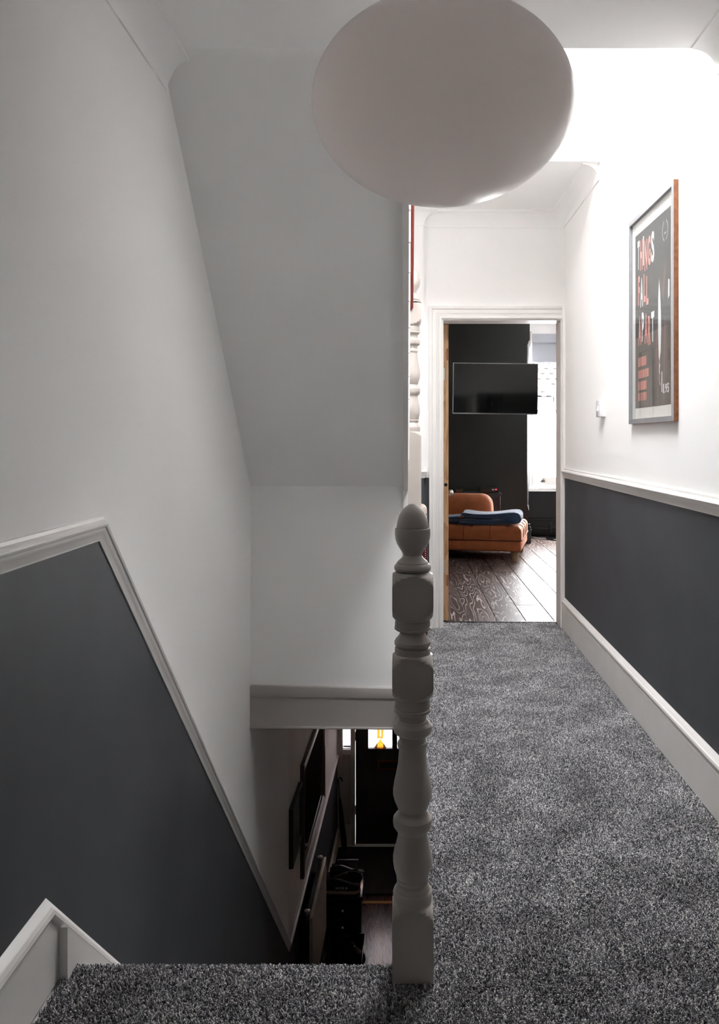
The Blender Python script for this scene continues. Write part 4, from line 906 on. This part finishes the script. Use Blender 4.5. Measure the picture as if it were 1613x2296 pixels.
q = MB(); q.box(-.655, -.362, 6.58, 7.05, ZG, ZG+.012); q.box(-.655, -.645, 6.58, 7.05, ZG+.012, ZG+.10); q.box(-.372, -.362, 6.58, 7.05, ZG+.012, ZG+.10); q.box(-.645, -.372, 6.58, 6.59, ZG+.012, ZG+.10); q.box(-.645, -.372, 7.04, 7.05, ZG+.012, ZG+.10)
q.build('tray_body', 'black_gloss', tr, bevel=(.003, 2))

def shoe(name, label, loc, rz, m_up, m_sole, L_=.29, text=None, laces='black', roll=0, ankle=.0, group=None):
    group = group or ('trainers on the shoe cabinet' if name == 'trainer' else None)
    t = thing(name, label, 'shoe', loc, rz, group)
    if roll: t.rotation_euler = (roll, 0, rz)
    st_ = [(0, .030, .075), (.03, .036, .092), (.08, .037, .098), (.12, .039, .092), (.16, .043, .076), (.20, .047, .060), (.245, .046, .048), (.275, .034, .040), (.29, .014, .030)]
    rings = []
    for xx, hw, h in st_:
        xx *= L_/.29; n = 20; r_ = []
        for k in range(n):
            a = 2*PI*k/n; c, s = math.cos(a), math.sin(a); e = 2/2.6
            yy = hw*abs(c)**e*math.copysign(1, c); z_ = .026 + (h+ankle*(1 if xx < .12 else 0))*max(0, abs(s)**e*math.copysign(1, s)) if s > 0 else .026-.004*abs(s)
            r_.append((xx-L_/2, yy*(1 if s <= 0 else (1-.32*abs(s)**3)), z_))
        rings.append(r_)
    q = MB(); q.loft(rings); o = q.build('upper', m_up, smooth=60); o.parent = t
    q = MB(); out = [(-.002, .030), (.04, .039), (.10, .038), (.16, .045), (.21, .050), (.25, .048), (.28, .034), (.298, .012)]
    pts = [(xx*L_/.29-L_/2, y_) for xx, y_ in out] + [(xx*L_/.29-L_/2, -y_) for xx, y_ in reversed(out)]
    q.loft([[(x_*.97, y_*.93, .0) for x_, y_ in pts], [(x_, y_, .006) for x_, y_ in pts], [(x_, y_, .026) for x_, y_ in pts], [(x_*.98, y_*.94, .031) for x_, y_ in pts]]); o = q.build('sole', m_sole, smooth=40); o.parent = t
    q = MB(); q.lathe([(.026, .0), (.030, .006), (.026, .010), (.016, .0)], (-L_/2+.055, 0, .118+ankle), 18, sx=1.35); o = q.build('collar', 'black_soft', smooth=50); o.parent = t
    q = MB()
    for k in range(4):
        xx = -L_/2+.125+k*.022; z_ = .112-k*.011; q.tube([(xx, -.022, z_-.004), (xx+.004, 0, z_+.006), (xx, .022, z_-.004)], .0028, 6)
    o = q.build('laces', laces, smooth=60); o.parent = t
    if text:
        q = MB(); x0 = -.062
        for ch in text:
            gv, gf = glyph(ch, .02); ww = .022; q.add([(x0+a*ww, -.0475, .050+c*.022) for a, c in gv], gf); x0 += .029
        o = q.build('lettering', 'ink_ash'); o.parent = t
    return t
shoe('trainer', 'black trainer with a lettered side and pale sole, front of the cabinet top', (-.57, 7.19, ZG+.391), 0, 'black_soft', 'sole', .31, text='HOKA')
shoe('trainer', 'black trainer with pale patterned laces, behind the lettered trainer', (-.565, 7.31, ZG+.391), PI*1.02, 'black_soft', 'sole', .30, laces='beige')
shoe('trainer', 'plain black trainer at the back of the cabinet top', (-.56, 7.42, ZG+.391), .04, 'leather_black', 'black', .30)
shoe('leather_shoe', 'polished black leather shoe lying in the low tray', (-.46, 6.88, ZG+.0125), -.75, 'leather_black', 'black', .28)
su = thing('suitcase', 'black suitcase with raised chrome pull handle behind the shoe cabinet', 'suitcase', (-.56, 7.7, ZG))
q = MB(); q.box(-.73, -.40, 7.58, 7.78, ZG+.03, ZG+.29); q.build('shell', 'black', su, bevel=(.03, 4))
for x_ in (-.645, -.475):
    q = MB(); q.tube([(x_, 7.68, ZG+.28), (x_, 7.68, ZG+.41)], .006, 8); q.build('handle_rod', 'chrome', su)
q = MB(); q.box(-.665, -.455, 7.665, 7.695, ZG+.405, ZG+.425); q.build('grip', 'black', su, bevel=(.008, 3))
for x_ in (-.69, -.44):
    for y_ in (7.62, 7.74):
        q = MB(); q.lathe([(.022, -.01), (.022, .01)], (x_, y_, ZG+.022), 14, axis='x'); q.build('wheel', 'black', su)
um = thing('umbrella', 'long furled black umbrella leaning in the corner by the front door', 'umbrella', (-.64, 8.55, ZG))
a0, a1 = Vector((-.655, 8.55, ZG+.010)), Vector((-.735, 8.66, ZG+.74)); 
q = MB(); q.tube([a0.lerp(a1, k) for k in (.04, .08, .2, .45, .7, .8)], [.012, .030, .034, .028, .020, .010], 10); q.build('canopy', 'black_soft', um, smooth=60)
q = MB(); q.tube([a0, a0.lerp(a1, .06)], .004, 6); q.build('tip', 'black', um); q = MB(); q.tube([a0.lerp(a1, .78), a1], .006, 8); q.build('shaft', 'black', um)
hk = [a1+Vector((.0, .0, .0)), a1+Vector((-.004, .006, .04)), a1+Vector((.012, .0, .065)), a1+Vector((.035, -.01, .06)), a1+Vector((.042, -.012, .03))]
q = MB(); q.tube(hk, .008, 8); q.build('handle', 'black', um, smooth=60)

# ------------------------------------------------------------------ street outside
b = MB(); b.box(-30, 40, 9.9, 60, ZG-.5, ZG-.3); struct(b.build('ground', 'asphalt'))
hs = thing('house_opposite', 'pale rendered house with a tiled hip roof across the street', 'house', (4, 20, ZG-.3))
b = MB(); b.box(-6, 11, 20.3, 26, ZG-.3, 2.1); b.prism_z([(1.2, 20.3), (2.0, 18.9), (3.5, 18.9), (4.4, 20.3)], ZG-.3, 2.1); b.build('wall', 'plaster_edge', hs)
b = MB(); b.bar((1.1, 20.15, 2.15), (1.95, 18.75, 2.15), .12, .13); b.bar((1.95, 18.75, 2.15), (3.55, 18.75, 2.15), .12, .13); b.bar((3.55, 18.75, 2.15), (4.5, 20.15, 2.15), .12, .13); b.bar((4.5, 20.2, 2.15), (11, 20.2, 2.15), .12, .13); b.bar((-6, 20.2, 2.15), (1.1, 20.2, 2.15), .12, .13); b.build('gutter', 'slate', hs)
for z_ in (0.2, -2.6):
    q = MB(); q.box(2.3, 3.2, 18.84, 18.9, z_, z_+1.3); wi = q.build('window', 'trim', hs); q = MB(); q.box(2.36, 3.14, 18.83, 18.845, z_+.06, z_+1.24); q.build('pane', 'black_gloss', wi)
# tiled slopes: each course of tiles is laid on a sloping deck
def slope(o0, ux, up, ncol, nrow, clip, tw=.24, gauge=.19):
    o0, ux, up = Vector(o0), Vector(ux).normalized(), Vector(up).normalized(); nn = ux.cross(up).normalized()
    if nn.y > 0: nn = -nn
    me = None; k = 0
    for r_ in range(nrow):
        for c in range(ncol):
            if not clip(c+.5*(r_ % 2), r_): continue
            if me is None:
                q = MB(); pr_ = [(0, 0), (.06, .035), (.13, .030), (.19, .0), (.235, .012)]
                rg_ = [[o_ for o_ in [ux*a + up*(-.02) + nn*(h+.030) for a, h in pr_] + [ux*a + up*(-.02) + nn*(h+.012) for a, h in reversed(pr_)]],
                       [o_ for o_ in [ux*a + up*(.22) + nn*(h+.016) for a, h in pr_] + [ux*a + up*(.22) + nn*(h-.0) for a, h in reversed(pr_)]]]
                q.loft(rg_); t_ = q.build('tile', 'tile', hs); me = t_.data; t_.location = o0+ux*tw*(c+.5*(r_ % 2))+up*gauge*r_; t_.matrix_parent_inverse = parent_inv(hs)
            else:
                t_ = bpy.data.objects.new('tile', me); C.objects.link(t_); t_.parent = hs; t_.matrix_parent_inverse = parent_inv(hs); t_.location = o0+ux*tw*(c+.5*(r_ % 2))+up*gauge*r_
            k += 1
b = MB(); b.prism([(-6, 2.2, 20.2), (4.7, 2.2, 20.2), (3.0, 6.2, 23.5), (-6, 6.2, 23.5)], lambda x_, z_, y_: (x_, y_, z_-.02), lambda x_, z_, y_: (x_, y_+.1, z_-.10)); b.build('roof_deck', 'hole', hs)
slope((2.0, 20.15, 2.2), (1, 0, 0), (0, .636, .771), 12, 14, lambda c, r_: 2.0+c*.24+.15 < 4.62-r_*.19*.33)
b = MB(); b.add([(1.95, 18.75, 2.2), (3.6, 18.75, 2.2), (2.75, 20.2, 3.15), (4.4, 20.15, 2.2), (1.1, 20.15, 2.2)], [(0, 1, 2), (1, 3, 2), (0, 2, 4)]); b.build('bay_roof', 'hole', hs)
slope((1.95, 18.72, 2.22), (1, 0, 0), (0, .836, .548), 7, 9, lambda c, r_: .84*r_*.19/1.73 + .0 < c*.24+.12 < 1.62-.84*r_*.19/1.73, tw=.235)
